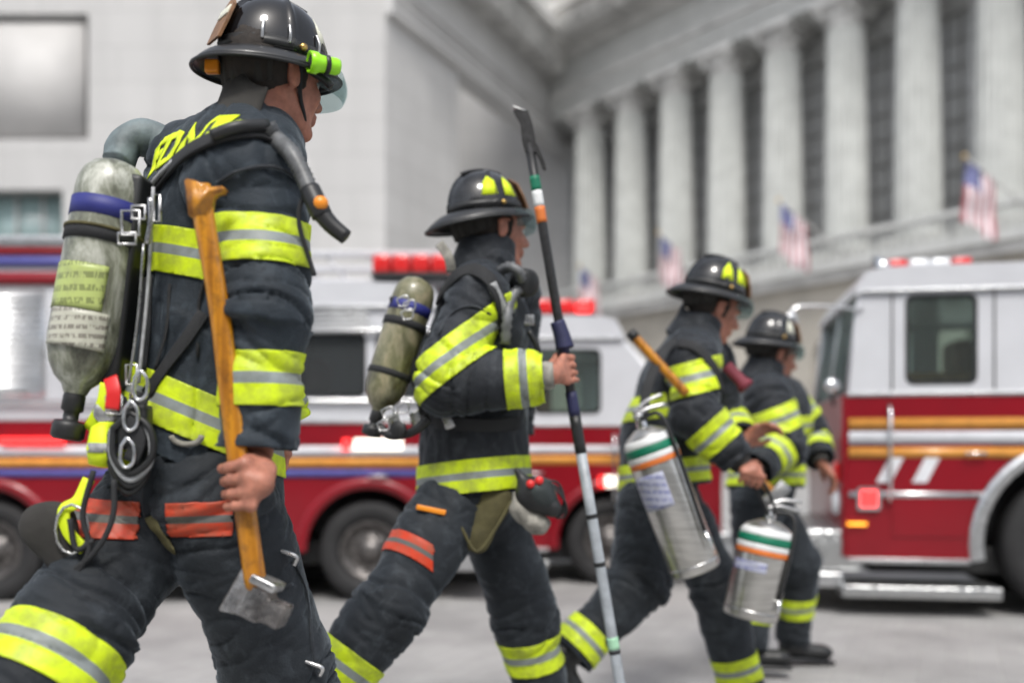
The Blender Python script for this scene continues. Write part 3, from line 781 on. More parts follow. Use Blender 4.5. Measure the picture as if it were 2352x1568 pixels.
    # mask bag rolled above the cylinder
    bmk = tube([W(268, 372, 2.06), W(300, 325, 2.08), W(350, 322, 2.1), W(400, 350, 2.1)], lambda t: .038*(1-.25*abs(t-.5)), n=20, sm=10)
    for v in bmk.verts: v.co += Vector((noise.noise(v.co*18), 0, noise.noise(v.co*18+V(9, 0, 0))))*.010
    tag(obj('rolled_bag', bmk, M['bluegrey'], None, base=W(330, 340, 2.08)), 'blue-grey rolled bag above the air cylinder behind nearest firefighter\'s shoulder', 'bag')
    # coils of webbing and clips at the hip
    w = thing('rope_and_clips', 'coil of black personal rope with steel clips hanging at the nearest firefighter\'s left hip', 'rope', W(300, 1060, 1.82))
    for k in range(4):
        c = W(300-k*3, 1010+k*5, 1.80+k*.006)
        obj('rope_loop', tube([c+V(.0, 0, .05), c+V(.035, 0, .02), c+V(.038, 0, -.03-.006*k), c+V(.0, 0, -.06-.008*k), c+V(-.03, 0, -.03), c+V(-.032, 0, .02)], .0065, n=8, close=True), M['rubber'] if k != 1 else M['strap_grey'], w)
    for (x, y) in ((300, 955), (322, 885), (292, 1040)):
        c = W(x, y, 1.79); obj('clip', tube([c+V(0, 0, .028), c+V(.012, 0, .012), c+V(.011, 0, -.016), c+V(-.003, 0, -.026), c+V(-.012, 0, -.012), c+V(-.010, 0, .014)], .0034, n=8, close=True), M['chrome'], w)
    # yellow cuff of a spare glove stuffed in the belt, long hanging strap and the hooks further down
    gl = thing('work_glove', 'dark glove with lime striped cuff hanging at the nearest firefighter\'s left hip', 'glove', W(250, 1080, 1.86))
    bm = lathe([(.03, .0), (.052, .004), (.058, .03), (.050, .075), (.03, .085)], W(252, 1072, 1.86), V(.02, 0, 1), n=24, sq=.6)
    for v in bm.verts: v.co += V(noise.noise(v.co*30), 0, noise.noise(v.co*25))*.006
    obj('glove_cuff', bm, M['limep'], gl)
    obj('cuff_trim', lathe([(.0535, .026), (.0600, .027), (.0585, .044), (.052, .045)], W(252, 1072, 1.86), V(.02, 0, 1), n=24, sq=.6), M['strap_grey'], gl)
    Vt2, Fc2 = sdf_mesh([cap(W(250, 1010, 1.86), W(262, 965, 1.86), .04, .03, n=V(0, 1, 0), q=.5)]+[cap(W(262, 965, 1.86), W(x, y, 1.86), .012, .009) for x, y in ((235, 925), (250, 912), (266, 908), (282, 920))], .006, .012)
    obj('glove_hand', (Vt2, Fc2), M['coat'], gl)
    ct = thing('hanging_tool_pouch', 'grey leather tool pouch with lime strap swinging behind the nearest firefighter\'s left thigh', 'pouch', W(150, 1230, 1.84))
    Vt2, Fc2 = sdf_mesh([cap(W(108, 1215, 1.84), W(150, 1290, 1.84), .04, .032, n=V(0, 1, 0), q=.6), cap(W(95, 1205, 1.84), W(130, 1200, 1.84), .028, .03, n=V(0, 1, 0), q=.6)], .007, .03)
    obj('pouch', (Vt2, Fc2), M['dark_steel'] if 0 else M['flap'], ct)
    obj('lime_strap', ribbon([W(205, 1100, 1.84), W(180, 1150, 1.83), W(148, 1172, 1.82), W(158, 1220, 1.82), W(195, 1262, 1.82)], [V(0, -1, 0)]*5, .022, .004), M['limep'], ct)
    for pts in (((215, 1080), (190, 1180), (205, 1260), (170, 1330)), ((262, 1100), (258, 1190), (215, 1270), (130, 1340)), ((160, 1190), (175, 1260), (215, 1240))):
        obj('cord', tube([W(x, y, 1.80) for x, y in pts], .0055, n=8), M['strap'], ct)
    c = W(165, 1215, 1.81); obj('ring', tube([c+V(.03*math.cos(a), 0, .045*math.sin(a)) for a in [i*math.pi/6 for i in range(12)]], .003, n=6, sm=0, close=True), M['steel'], ct)
    c = W(428, 1000, 1.84); obj('belt_ring', tube([c+V(.028*math.cos(a), -.004*math.sin(a), .016*math.sin(a)) for a in [R(180+i*18) for i in range(11)]], .0055, n=8, sm=0), M['canvas'], tr)
    # --- axe
    axe = thing('splitting_axe', 'amber-handled axe with steel head held head-down by the nearest firefighter', 'axe', ax1)
    bm = bmesh.new(); add_tube(bm, [ax0-axd*.02, ax0+axd*.05, ax0.lerp(ax1, .3)+V(.004, 0, 0), ax0.lerp(ax1, .6), ax1], lambda t: .0180+.003*abs(t-.5), n=20, sm=10, flat=.78, ref=V(0, 1, 0))
    hd = obj('handle', bm, M['amber'], axe)
    k0 = ax0-axd*.012
    bm = bmesh.new(); poly = [(-.024, .018), (.000, .012), (.016, .002), (.046, .004), (.047, -.005), (.026, -.010), (.0175, -.050), (-.0165, -.050)]
    pts = [k0+V(x, 0, z) for x, z in poly]; vs = [bm.verts.new(q+V(0, -.015, 0)) for q in pts]; fc = bm.faces.new(vs)
    rr = bmesh.ops.extrude_face_region(bm, geom=[fc]); bmesh.ops.translate(bm, vec=V(0, .03, 0), verts=[v for v in rr['geom'] if isinstance(v, bmesh.types.BMVert)])
    bmesh.ops.recalc_face_normals(bm, faces=bm.faces); bmesh.ops.bevel(bm, geom=bm.edges[:], offset=.0035, segments=2, affect='EDGES')
    obj('handle_knob', bm, M['amber'], axe)
    # head: wedge with a flat poll, long axis tilted down to the right
    o = W(592, 1385, 1.74); X = V(.90, -.12, -.42).normalized(); Z = X.cross(V(0, 1, 0)).normalized(); Z = -Z if Z.z < 0 else Z; Yv = Z.cross(X)
    prof = [(-.066, -.052, .0015), (-.058, .058, .0015), (-.018, .036, .017), (.018, .034, .022), (.024, .024, .022), (.062, .026, .023), (.062, -.026, .023), (.024, -.026, .022), (.018, -.034, .021), (-.02, -.036, .016)]
    prof = [(x*.9, z*.82, w) for x, z, w in prof]
    bm = bmesh.new(); A = [bm.verts.new(o+X*x+Z*z-Yv*w) for x, z, w in prof]; B = [bm.verts.new(o+X*x+Z*z+Yv*w) for x, z, w in prof]
    def fan(Q, rev):
        idx = [(0, 1, 2, 9), (9, 2, 3, 8), (8, 3, 4, 7), (7, 4, 5, 6)]
        for q in idx: bm.faces.new([Q[i] for i in (q[::-1] if rev else q)])
    fan(A, 0); fan(B, 1)
    for i in range(10): bm.faces.new((A[i], A[(i+1) % 10], B[(i+1) % 10], B[i]))
    bmesh.ops.recalc_face_normals(bm, faces=bm.faces); bmesh.ops.bevel(bm, geom=[e for e in bm.edges], offset=.0025, segments=2, affect='EDGES')
    obj('axe_head', bm, M['axe_steel'], axe, smooth=True, autosm=35)
    obj('collar_ring', box(o+Z*.040, (.024, .028, .008), X=X, Y=Yv, Z=Z, bev=.003), M['steel'], axe)
    return bv
# ------------------------------------------------------------------ the other firefighters
def firefighter(S):
    G = S['j']; F = torso_frame(S['F']); nk, hc = G['nk'], G['hc']
    shR, elR, wrR, shL, elL, wrL = G['arms']; chest, waist, pel = G['torso']; hipR, knR, anR, hipL, knL, anL = G['legs']
    s = S.get('s', 1.); hv = S['hv']
    body, P = head_prims(hc, S['hf'], S['hu'])
    body = body+[cap(P(-.02, 0, -.07), nk-V(0, 0, .02), .056, .064), cap(chest, waist, .13, .12, n=F, q=.72), cap(waist, pel, .12, .13, n=F, q=.8),
        cap(nk, chest, .07, .12), cap(nk-V(0, 0, .05), shR, .06, .055), cap(nk-V(0, 0, .05), shL, .06, .055),
        cap(shR, elR, .052, .043), cap(elR, wrR, .043, .028), cap(shL, elL, .052, .043), cap(elL, wrL, .043, .028),
        cap(hipR, knR, .085, .06), cap(knR, anR, .058, .038), cap(hipL, knL, .085, .06), cap(knL, anL, .058, .038),
        cap(anR, anR+G['tR']*.03-G.get('uR', V(0, 0, 1))*.05, .03, .028), cap(anL, anL+G['tL']*.03-G.get('uL', V(0, 0, 1))*.05, .03, .028)]
    body += S['hands'](wrR, wrL)
    p = finish_person('person', S['label'], None, body, hv, (pel.x, pel.y, 0))
    eyes_hair(p, P, 1., S['hf'])
    a1 = (wrR-elR).normalized(); a2 = (wrL-elL).normalized()
    ra = S.get('ra', (.102, .092, .088, .072))
    cp = [cap(chest, waist, .188, .176, n=F, q=.76), cap(waist, S['hem'][0]+(S['hem'][0]-waist).normalized()*.14, .176, .205, n=F, q=.9), cap(nk, chest, .09, .17, n=F, q=.8),
          cap(nk-V(0, 0, .03), shR, .085, .098), cap(nk-V(0, 0, .03), shL, .085, .098),
          cap(shR, elR, ra[0], ra[1], g=.01), cap(elR, wrR, ra[2], ra[3], g=.03), cap(shL, elL, ra[0], ra[1], g=.02), cap(elL, wrL, ra[2], ra[3], g=.03)]
    hco, hn = S['hem']; hn = Vector(hn).normalized()
    cuts = [(hco, hn, lambda c: (c-hco).length < .45 and (c-wrR).length > .14 and (c-wrL).length > .14),
            (wrR-a1*.012, a1, near(wrR, .13)), (wrL-a2*.012, a2, near(wrL, .13))]
    coat, Vt, Fc, bid = garment('turnout_coat', cp, S['gh'], .04, S.get('amp', .013), S['seed'], cuts, M[S.get('mt', 'coat')], p, tors=(0, 1, 2))
    bands(coat, Vt, Fc, bid, S['cb'](a1, a2, hn))
    ups = (hc-nk).normalized()
    collar(coat, nk+ups*.0, ups*.7+V(0, 0, .3), S['hf'], M[S.get('mt', 'coat')], r=.086, hgt=.085)
    if S.get('cuffs', 1):
        for w, a in ((wrR, a1), (wrL, a2)):
            obj('knit_cuff', lathe([(.040, -.05), (.043, -.02), (.042, .0), (.037, .018), (.034, .018)], w, a, n=24), M['canvas'] if S.get('lightcuff') else M['flap'], coat)
    tp = [cap(pel+(waist-pel)*.5, pel, .165, .168, n=F, q=.85), cap(hipR, knR, .118, .104, g=.03), cap(knR, anR, .104, .094), cap(hipL, knL, .118, .104, g=.03), cap(knL, anL, .102, .090)]
    nR = (anR-knR).normalized(); nL = (anL-knL).normalized()
    cuts = [(anR, nR, near(anR, .17)), (anL, nL, near(anL, .17))]
    tr, Tv, Tf, tb = garment('turnout_trousers', tp, S['gh'], .05, S.get('amp', .013)*.8, S['seed']+5, cuts, M['trouser'], p, tors=(0,))
    bands(tr, Tv, Tf, tb, S['tb'](nR, nL))
    for co, no, half, ids, keep in S.get('pockets', ()):
        bm, t = band(Tv, Tf, tb, ids, co, no, half)
        bmesh.ops.delete(bm, geom=[f for f in bm.faces if not keep(f.calc_center_median())], context='FACES')
        n_ = Vector(no).normalized(); t = [((v.co-co).dot(n_)/half+1)/2 for v in bm.verts]
        if len(bm.faces): obj('pocket_band', bm, M['orange_band'], tr, attr=t, solid=.004)
    boot(p, anR, anR+G['tR'], up=G.get('uR', V(0, 0, 1))); boot(p, anL, anL+G['tL'], up=G.get('uL', V(0, 0, 1)))
    h, HP, dome = helmet(p, *S['helmet'][0], **S['helmet'][1])
    return p, coat, (Vt, Fc), tr, (Tv, Tf), h

def air_pack(label, t0, t1, r, m, bv, spix, loc, bandm='blue', off=1.):
    pk = thing('breathing_apparatus', label, 'air pack', loc)
    d = (t1-t0).normalized(); L = (t1-t0).length; k = r/.066
    prof = [(0, 0), (.3*r, .001), (.64*r, .010), (.85*r, .026*k), (.96*r, .046*k), (r, .07*k), (r, L-.105*k), (.96*r, L-.08*k), (.84*r, L-.05*k), (.6*r, L-.025*k), (.35*r, L-.01), (.3*r, L)]
    cy = obj('cylinder', lathe(prof, t0, d, n=40), M[m], pk)
    for h0, h1, e, mm, nm in ((.085, .118, .0015, bandm, 'coloured_band'), (.140, .165, .004, 'strap', 'cylinder_strap'), (.30, .32, .003, 'strap', 'cylinder_strap')):
        obj(nm, lathe([(r+e-.004, h0), (r+e, h0+.001), (r+e, h1-.001), (r+e-.004, h1)], t0, d, n=40), M[mm], cy)
    obj('cylinder_valve', lathe([(.3*r, L-.004), (.02, L+.005), (.02, L+.03), (.014, L+.034), (.014, L+.045), (.027, L+.047), (.03, L+.055), (.03, L+.075), (0, L+.082)], t0, d, n=18), M['rubber'], pk)
    if bv:
        s = strap_on(bv, spix, .04, .006)
        if s: obj('shoulder_strap', s, M['strap'], pk)
    return pk, cy, d, L
def dry_mask(label, c, s=1.):
    "face mask with its breathing hose, hanging from a belt"
    t = thing('face_mask', label, 'face mask', c)
    def Q(x, y, z): return c+V(x, y, z)*s
    Vt, Fc = sdf_mesh([ell(Q(.01, 0, .02), np.array((.06, .045, .055))*s), cap(Q(.03, 0, .0), Q(.06, -.01, -.02), .035*s, .028*s), cap(Q(-.02, 0, .05), Q(-.045, 0, .09), .018*s, .01*s)], .006, .02)
    obj('mask_body', (Vt, Fc), M['rubber'], t)
    obj('lens', lathe([(0, .012), (.03, .009), (.042, 0), (.044, -.006)], Q(.04, -.032, .03), V(.5, -1, .3), n=24), M['glass'], t)
    for x, z in ((-.005, .052), (.02, .062)):
        obj('red_valve', lathe([(0, .008), (.010, .007), (.013, 0)], Q(x, -.042, z), V(0, -1, .2), n=16), M['red'], t)
    Vt, Fc = sdf_mesh([cap(Q(-.035, .01, -.03), Q(.02, .01, -.07), .03*s, .034*s), cap(Q(-.05, .0, .02), Q(-.03, 0, -.04), .012*s, .02*s)], .006, .02)
    Nn = vnormals(Vt, Fc)
    for i in range(len(Vt)): Vt[i] += Nn[i]*.008*noise.noise(Vector(Vt[i])*35)
    obj('mask_bag', (Vt, Fc), M['canvas'], t)
    for k in range(4):
        obj('head_strap', tube([Q(.02+.01*k, -.02, .06), Q(.075+.008*k, -.01, .055-.02*k), Q(.095, 0, -.0-.015*k), Q(.07, 0, -.05)], .0035, n=6), M['rubber'], t)
    return t

def person_two():
    p0, p1 = W(1203, 262, 2.98), W(1470, 1840, 2.98); pd = (p1-p0).normalized(); grip = p0+(p1-p0)*((850-262)/(1840-262))
    j = dict(nk=W(1112, 612, 3.15), hc=W(1136, 524, 3.15),
        arms=(W(1095, 695, 3.0), W(1022, 880, 2.92), W(1258, 862, 2.90), W(1170, 690, 3.34), W(1195, 870, 3.42), W(1180, 1000, 3.40)),
        torso=(W(1095, 760, 3.15), W(1082, 950, 3.15), W(1092, 1110, 3.15)),
        legs=(W(1035, 1165, 3.07), W(890, 1400, 2.93), W(700, 1655, 2.84), W(1122, 1165, 3.22), W(1208, 1420, 3.28), W(1262, 1695, 3.35)),
        tR=V(.7, .15, -.65), tL=V(.95, .3, .05), uR=V(.6, .1, .75))
    S = dict(j=j, F=(.93, .36), hf=V(.88, .46, -.06), hu=V(.05, 0, 1), hv=.0052, gh=.0075, seed=21, amp=.018, hem=(W(1085, 1132, 3.15), V(.10, -.05, -1)), lightcuff=1,
        label='middle firefighter in profile gripping a tall black and grey hook pole',
        hands=lambda wr, wl: grip_hand(wr+V(.012, 0, 0), grip, -pd, .0165, V(-.62, -.78, 0), side=1)+relaxed_hand(wl, V(.3, .1, -1), V(-.6, .3, 0)),
        cb=lambda a1, a2, hn: [({5, 6, 3}, W(1062, 808, 2.96), V(.60, 0, -.80), .055), ({6}, W(1205, 868, 2.9), a1, .055), ({0, 1}, W(1000, 885, 3.15), V(.14, 0, -1), .045), ({1}, W(1085, 1096, 3.15), hn, .05)],
        tb=lambda nR, nL: [({2}, W(785, 1528, 2.88), nR, .052), ({4}, W(1222, 1492, 3.3), nL, .055)],
        pockets=[(W(965, 1290, 3.0), (W(890, 1400, 2.93)-W(1035, 1165, 3.07)), .032, {1}, lambda c: c.y < 2.99 and c.x < W(1000, 0, 2.95).x)],
        helmet=((None, W(1114, 494, 3.15), V(.90, .42, .10), V(-.06, 0, 1), None), dict(s=.93, rear=.055, tris=((R(-62), 'limep'), (R(-100), 'limep')), torch=None)))
    hp = S['helmet'][0]
    S['helmet'] = ((hp[1], hp[2], hp[3], M['helmet_worn']), S['helmet'][1])
    # helmet() takes the person as its first argument
    return S, p0, p1, pd
def build(S):
    a = S['helmet'][0]
    def late(p, *args, **k): return helmet_(p, *args, **k)
    return firefighter(S)
helmet_ = helmet
def make_two():
    S, p0, p1, pd = person_two()
    p, coat, cm, tr, tm, h = firefighter(S)
    bv, tbv = bvh_of(*cm), bvh_of(*tm)
    pk, cy, d, L = air_pack('air pack with worn olive and tan cylinder on the middle firefighter\'s back', W(963, 640, 3.06), W(868, 945, 3.02), .064, 'bottle_camo', bv,
        [(1010, 690), (1045, 640), (1085, 622), (1120, 640), (1145, 690), (1158, 760)], W(900, 950, 3.0))
    s = strap_on(bv, [(1128, 652), (1150, 700), (1160, 750)], .030, .009)
    if s: obj('reflective_strap', s, M['strap_grey'], pk)
    s = strap_on(bv, [(1160, 752), (1158, 790)], .03, .009)
    if s: obj('reflective_strap', s, M['chrome'], pk)
    s = strap_on(bv, [(950, 965), (1000, 968), (1060, 972), (1130, 975), (1190, 970)], .04, .006)
    if s: obj('waist_belt', s, M['strap'], pk)
    for x, y in ((1035, 968), (955, 960), (905, 965)):
        h_ = hit(bv, x, y, .012); c = h_[0] if h_ else W(x, y, 2.95)
        obj('buckle', box(c, (.018, .006, .024), X=(.9, 0, .3), Z=(-.3, 0, .9), bev=.004), M['steel'], pk)
    for x, y in ((925, 690), (940, 700), (935, 720), (890, 945), (925, 935), (880, 975)):
        c = W(x, y, 2.90); obj('buckle', tube([c+V(-.018, 0, .004), c+V(.012, 0, .014), c+V(.016, 0, -.012), c+V(-.010, 0, -.018)], .003, n=6, close=True), M['steel'], pk)
    obj('pressure_gauge', lathe([(0, -.012), (.022, -.012), (.024, .008), (.021, .01), (0, .0095)], W(915, 985, 2.92), V(-.2, -1, .1), n=18), M['rubber'], pk)
    obj('back_frame', box(W(945, 820, 3.08), (.016, .07, .19), X=(.95, 0, .25), Z=(-.25, 0, .95), bev=.008), M['rubber'], pk)
    obj('hose_bundle', tube([W(870, 980, 2.98), W(900, 1000, 2.96), W(950, 990, 2.94), W(985, 960, 2.93)], .014, n=10), M['rubber'], pk)
    # second stage regulator at the throat with its pleated hose
    rg = obj('regulator', lathe([(0, .035), (.03, .034), (.042, .024), (.045, 0), (.04, -.02), (.02, -.03), (0, -.03)], W(1203, 650, 3.02), V(.55, -.8, -.1), n=28), M['rubber'], pk)
    obj('corrugated_hose', tube([W(1150, 622, 3.0), W(1172, 612, 2.96), W(1192, 625, 2.95), W(1198, 645, 2.97)], .0165, n=14, sm=5, rib=.28), M['hose_grey'], pk)
    obj('corrugated_hose', tube([W(1190, 665, 2.98), W(1172, 690, 2.96), W(1165, 730, 2.93), W(1160, 790, 2.94)], .0175, n=14, sm=6, rib=.28), M['hose_grey'], pk)
    for pts in (((1165, 780), (1180, 810), (1172, 850)), ((1150, 760), (1172, 800), (1195, 850)), ((1215, 760), (1235, 800), (1240, 850))):
        obj('hose', tube([W(x, y, 3.02) for x, y in pts], .009, n=8), M['rubber'], pk)
    obj('chest_clip', box(W(1212, 735, 3.08), (.02, .012, .016), bev=.004), M['steel'], pk)
    for pix, w in (([(1010, 770), (1040, 720), (1085, 705), (1125, 722)], .007),):
        s = strap_on(bv, pix, w, .003)
        if s: obj('seam', s, M['coat'], coat)
    obj('neck_strap', ribbon([W(1010, 560, 3.04), W(1030, 590, 3.02), W(1038, 625, 3.03)], [V(-.2, -1, 0)]*3, .03, .004), M['canvas'], h)
    # olive pouch flap below the coat
    f = thing('canvas_flap', 'olive canvas pouch flap hanging below the middle firefighter\'s coat', 'pouch', W(1100, 1250, 3.0))
    Vt, Fc = sdf_mesh([cap(W(1070, 1150, 3.02), W(1095, 1235, 3.0), .05, .03, n=V(0, 1, 0), q=.5), cap(W(1140, 1150, 3.0), W(1098, 1240, 3.0), .05, .026, n=V(0, 1, 0), q=.5)], .007, .03)
    Nn = vnormals(Vt, Fc)
    for i in range(len(Vt)): Vt[i] += Nn[i]*.005*noise.noise(Vector(Vt[i])*25)
    obj('pouch', (Vt, Fc), M['olive'], f)
    obj('pouch_edge', tube([W(1035, 1160, 2.96), W(1062, 1215, 2.955), W(1096, 1266, 2.955), W(1140, 1210, 2.955), W(1175, 1150, 2.96)], .005, n=8), M['olive'], f)
    dry_mask('face mask with black shell, red valves and canvas bag at the middle firefighter\'s hip', W(1222, 1150, 2.95), 1.0)
    obj('orange_tab', box(W(990, 1170, 2.94), (.045, .006, .008), X=(.96, 0, -.2), Z=(.2, 0, .96), bev=.003), M['orange'], tr)
    # the hook pole
    pole = thing('hook_pole', 'tall pole with forked black steel hook and green, white and orange tape', 'hook pole', p1)
    Lp = (p1-p0).length
    def at(y): return p0+(p1-p0)*((y-262)/(1840-262))
    def seg(nm, y0, y1, r, m, **k): return obj(nm, tube([at(y0), at((y0+y1)/2), at(y1)], r, n=16, sm=2, **k), M[m], pole)
    seg('shaft', 330, 1000, .0145, 'black_pole'); sh2 = seg('lower_shaft', 1000, 1840, .0162, 'grey_pole')
    for y0, y1, m in ((405, 439, 'green'), (439, 475, 'white'), (475, 512, 'otape')): seg('tape', y0, y1, .0158, m)
    for y0, y1, m in ((795, 812, 'bluegrip'), (900, 955, 'bluegrip'), (955, 1040, 'rubber'), (1180, 1190, 'strap'), (1290, 1300, 'strap'), (1462, 1490, 'mint'), (1492, 1500, 'strap')): seg('tape', y0, y1, .0175, m)
    obj('grip_cloth', tube([W(1280, 738, 2.98), W(1292, 775, 2.98), W(1298, 800, 2.98)], (.022, .028), n=12), M['bluegrip'], pole)
    # hook: flared chisel head and a down-pointing spur
    X = V(1, 0, -.15).normalized(); Z = -pd; o = at(262)
    def flatpoly(pts, th, nm, m):
        bm = bmesh.new(); vs = [bm.verts.new(o+X*x-Z*z+V(0, -th/2, 0)) for x, z in pts]; fc = bm.faces.new(vs)
        rr = bmesh.ops.extrude_face_region(bm, geom=[fc]); bmesh.ops.translate(bm, vec=V(0, th, 0), verts=[v for v in rr['geom'] if isinstance(v, bmesh.types.BMVert)])
        bmesh.ops.recalc_face_normals(bm, faces=bm.faces); bmesh.ops.bevel(bm, geom=bm.edges[:], offset=.003, segments=2, affect='EDGES')
        return obj(nm, bm, M[m], pole, smooth=False)
    flatpoly([(-.032, -.006), (.014, -.012), (.022, .03), (.022, .07), (.020, .12), (-.016, .12), (-.020, .09), (-.016, .03), (-.026, .012)], .022, 'hook_head', 'black_pole')
    flatpoly([(.016, .075), (.028, .095), (.040, .14), (.042, .165), (.030, .168), (.024, .135), (.018, .12)], .012, 'hook_spur', 'black_pole')
    obj('hook_tip', box(o+X*(-.012)-Z*(-.011), (.020, .011, .0022), X=(X-Z*.18).normalized(), Y=(0, 1, 0), Z=(Z+X*.18).normalized(), bev=.001), M['steel'], pole)
    return p

def extinguisher(label, t0, t1, r, hook=None):
    "water can: t0 = top of the shoulder, t1 = bottom"
    e = thing('fire_extinguisher', label, 'extinguisher', t1, 'silver fire extinguishers')
    d = (t1-t0).normalized(); L = (t1-t0).length
    prof = [(0, -.005), (.03, -.004), (.5*r, .004), (.8*r, .02), (.95*r, .042), (r, .07), (r, L-.012), (.96*r, L-.004), (.9*r, L), (0, L)]
    obj('tank', lathe(prof, t0, d, n=48), M['can'], e)
    for h0, h1, m in ((.028, .055, 'white'), (.055, .085, 'green'), (.085, .105, 'white'), (.105, .125, 'otape')):
        def rr(h):
            for (a, ha), (b, hb) in zip(prof, prof[1:]):
                if ha <= h <= hb: return a+(b-a)*(h-ha)/(hb-ha+1e-9)
            return r
        obj('painted_band', lathe([(rr(h)+.0018, h) for h in (h0, h0*.75+h1*.25, (h0+h1)/2, h0*.25+h1*.75, h1)], t0, d, n=48), M[m], e, solid=.001)
    a, b = frame(d, V(0, 1, 0))
    obj('valve_head', lathe([(.018, 0), (.02, -.02), (.014, -.03), (.014, -.045), (.02, -.05), (0, -.055)], t0, d, n=16), M['chrome'], e)
    s = a if a.x > 0 else -a
    lever = obj('carry_handle', tube([t0-d*.045-s*.02, t0-d*.06+s*.03, t0-d*.055+s*.10], (.009, .007), n=8), M['steel'], e)
    obj('lever', tube([t0-d*.06-s*.015, t0-d*.085+s*.04, t0-d*.09+s*.10], (.008, .006), n=8), M['steel'], e)
    obj('discharge_hose', tube([t0-d*.035+V(0, -.02, 0), t0-d*.03+s*(r*.7)+V(0, -.05, 0), t0+d*.09+s*(r*.8)+V(0, -.07, 0), t0+d*(L*.75)+s*(r*.7)+V(0, -.08, 0)], .0075, n=10), M['rubber'], e)
    obj('nozzle', tube([t0+d*(L*.75)+s*(r*.7)+V(0, -.08, 0), t0+d*(L*.88)+s*(r*.75)+V(0, -.085, 0)], (.010, .006), n=10), M['chrome'], e)
    # label wrap
    bm = bmesh.new(); rows = []; yv = (V(0, -1, 0)-d*d.dot(V(0, -1, 0))).normalized(); xv = yv.cross(d); xv = -xv if xv.x < 0 else xv
    for k in range(9):
        h = .15+(L*.52-.15)*k/8; rows.append([bm.verts.new(t0+d*h+(yv*math.cos(R(q))+xv*math.sin(R(q)))*(r+.0012)) for q in range(-85, 0, 6)])
    for A, B in zip(rows, rows[1:]):
        for i in range(len(A)-1): bm.faces.new((A[i], A[i+1], B[i+1], B[i]))
    bmesh.ops.recalc_face_normals(bm, faces=bm.faces); obj('label', bm, M['label_blue'], e, solid=.0006)
    obj('base_ring', lathe([(r+.001, L-.035), (r+.003, L-.034), (r+.003, L-.028), (r+.001, L-.027)], t0, d, n=48), M['steel'], e)
    return e

def make_three():
    j = dict(nk=W(1592, 775, 3.87), hc=W(1642, 706, 3.87),
        arms=(W(1588, 825, 3.72), W(1598, 950, 3.60), W(1700, 1062, 3.58), W(1625, 830, 4.05), W(1660, 965, 4.1), W(1700, 1015, 3.95)),
        torso=(W(1556, 885, 3.87), W(1518, 1010, 3.87), W(1515, 1120, 3.87)),
        legs=(W(1485, 1160, 3.78), W(1470, 1335, 3.70), W(1312, 1500, 3.62), W(1552, 1160, 3.95), W(1645, 1345, 3.92), W(1705, 1585, 3.95)),
        tR=V(.45, .1, -.85), tL=V(.98, .1, 0), uR=V(.85, 0, .45))
    hd = V(.75, -.2, -1)
    S = dict(j=j, F=(.97, .2), hf=V(.88, .25, -.38), hu=V(.35, 0, .93), hv=.0065, gh=.0085, seed=41, amp=.018, hem=(W(1530, 1120, 3.87), V(.12, -.05, -1)), lightcuff=0,
        label='leaning firefighter between the hook pole and the fire engine, carrying silver extinguishers',
        hands=lambda wr, wl: grip_hand(wr+V(.005, 0, -.012), W(1722, 1098, 3.56), V(.95, 0, -.25), .013, V(0, -.5, .85), side=1)+relaxed_hand(wl, V(.6, -.2, .4), V(0, -.5, -.6)),
        cb=lambda a1, a2, hn: [({5, 3}, W(1594, 868, 3.65), V(.25, 0, -1), .060), ({6}, W(1640, 1000, 3.6), a1, .05), ({8}, W(1680, 990, 4.0), a2, .045), ({0, 1, 2}, W(1510, 935, 3.87), V(.1, 0, -1), .045), ({1}, W(1525, 1086, 3.87), hn, .045)],
        tb=lambda nR, nL: [({2}, W(1342, 1470, 3.64), nR, .05), ({4}, W(1692, 1530, 3.95), nL, .052)],
        helmet=((W(1640, 672, 3.87), V(.9, .22, -.22), V(.22, 0, 1), M['helmet_worn']), dict(s=.94, rear=.035, tris=((R(-55), 'limep'), (R(-90), 'limep'), (R(-18), 'limep')), torch=None)))
    p, coat, cm, tr, tm, h = firefighter(S); bv = bvh_of(*cm)
    e1 = extinguisher('tilted silver extinguisher slung at the leaning firefighter\'s near side', W(1478, 985, 3.42), W(1600, 1312, 3.42), .088)
    obj('sling', ribbon([W(1476, 966, 3.42), W(1490, 880, 3.50), W(1530, 800, 3.62), W(1580, 775, 3.72)], [V(-.3, -1, .2)]*4, .035, .004), M['strap'], e1)
    e2 = extinguisher('upright silver extinguisher carried low in the leaning firefighter\'s right hand', W(1768, 1196, 3.62), W(1722, 1418, 3.62), .098)
    obj('grab_strap', tube([W(1765, 1180, 3.6), W(1740, 1130, 3.57), W(1712, 1094, 3.56), W(1755, 1110, 3.57), W(1785, 1180, 3.6)], .006, n=8), M['strap'], e2)
    a = thing('tool_handle', 'bare amber tool handle slung diagonally over the leaning firefighter\'s shoulder', 'tool handle', W(1450, 780, 3.6))
    A, B = W(1452, 768, 3.58), W(1578, 905, 3.54)
    obj('handle', tube([A, A.lerp(B, .5), B], .017, n=14), M['amber'], a)
    obj('end_cap', tube([A-(B-A).normalized()*.012, A+(B-A).normalized()*.02], .0195, n=14), M['rubber'], a)
    for pix in ([(1560, 790), (1600, 800), (1640, 850), (1655, 900)],):
        s = strap_on(bv, pix, .035, .006)
        if s: obj('shoulder_strap', s, M['strap'], coat)
    obj('hand_lamp', lathe([(0, -.05), (.022, -.048), (.022, .03), (.03, .045), (.03, .06), (0, .058)], W(1690, 862, 3.6), V(.6, -.2, -.7), n=20), M['burgundy'], coat)
    return p
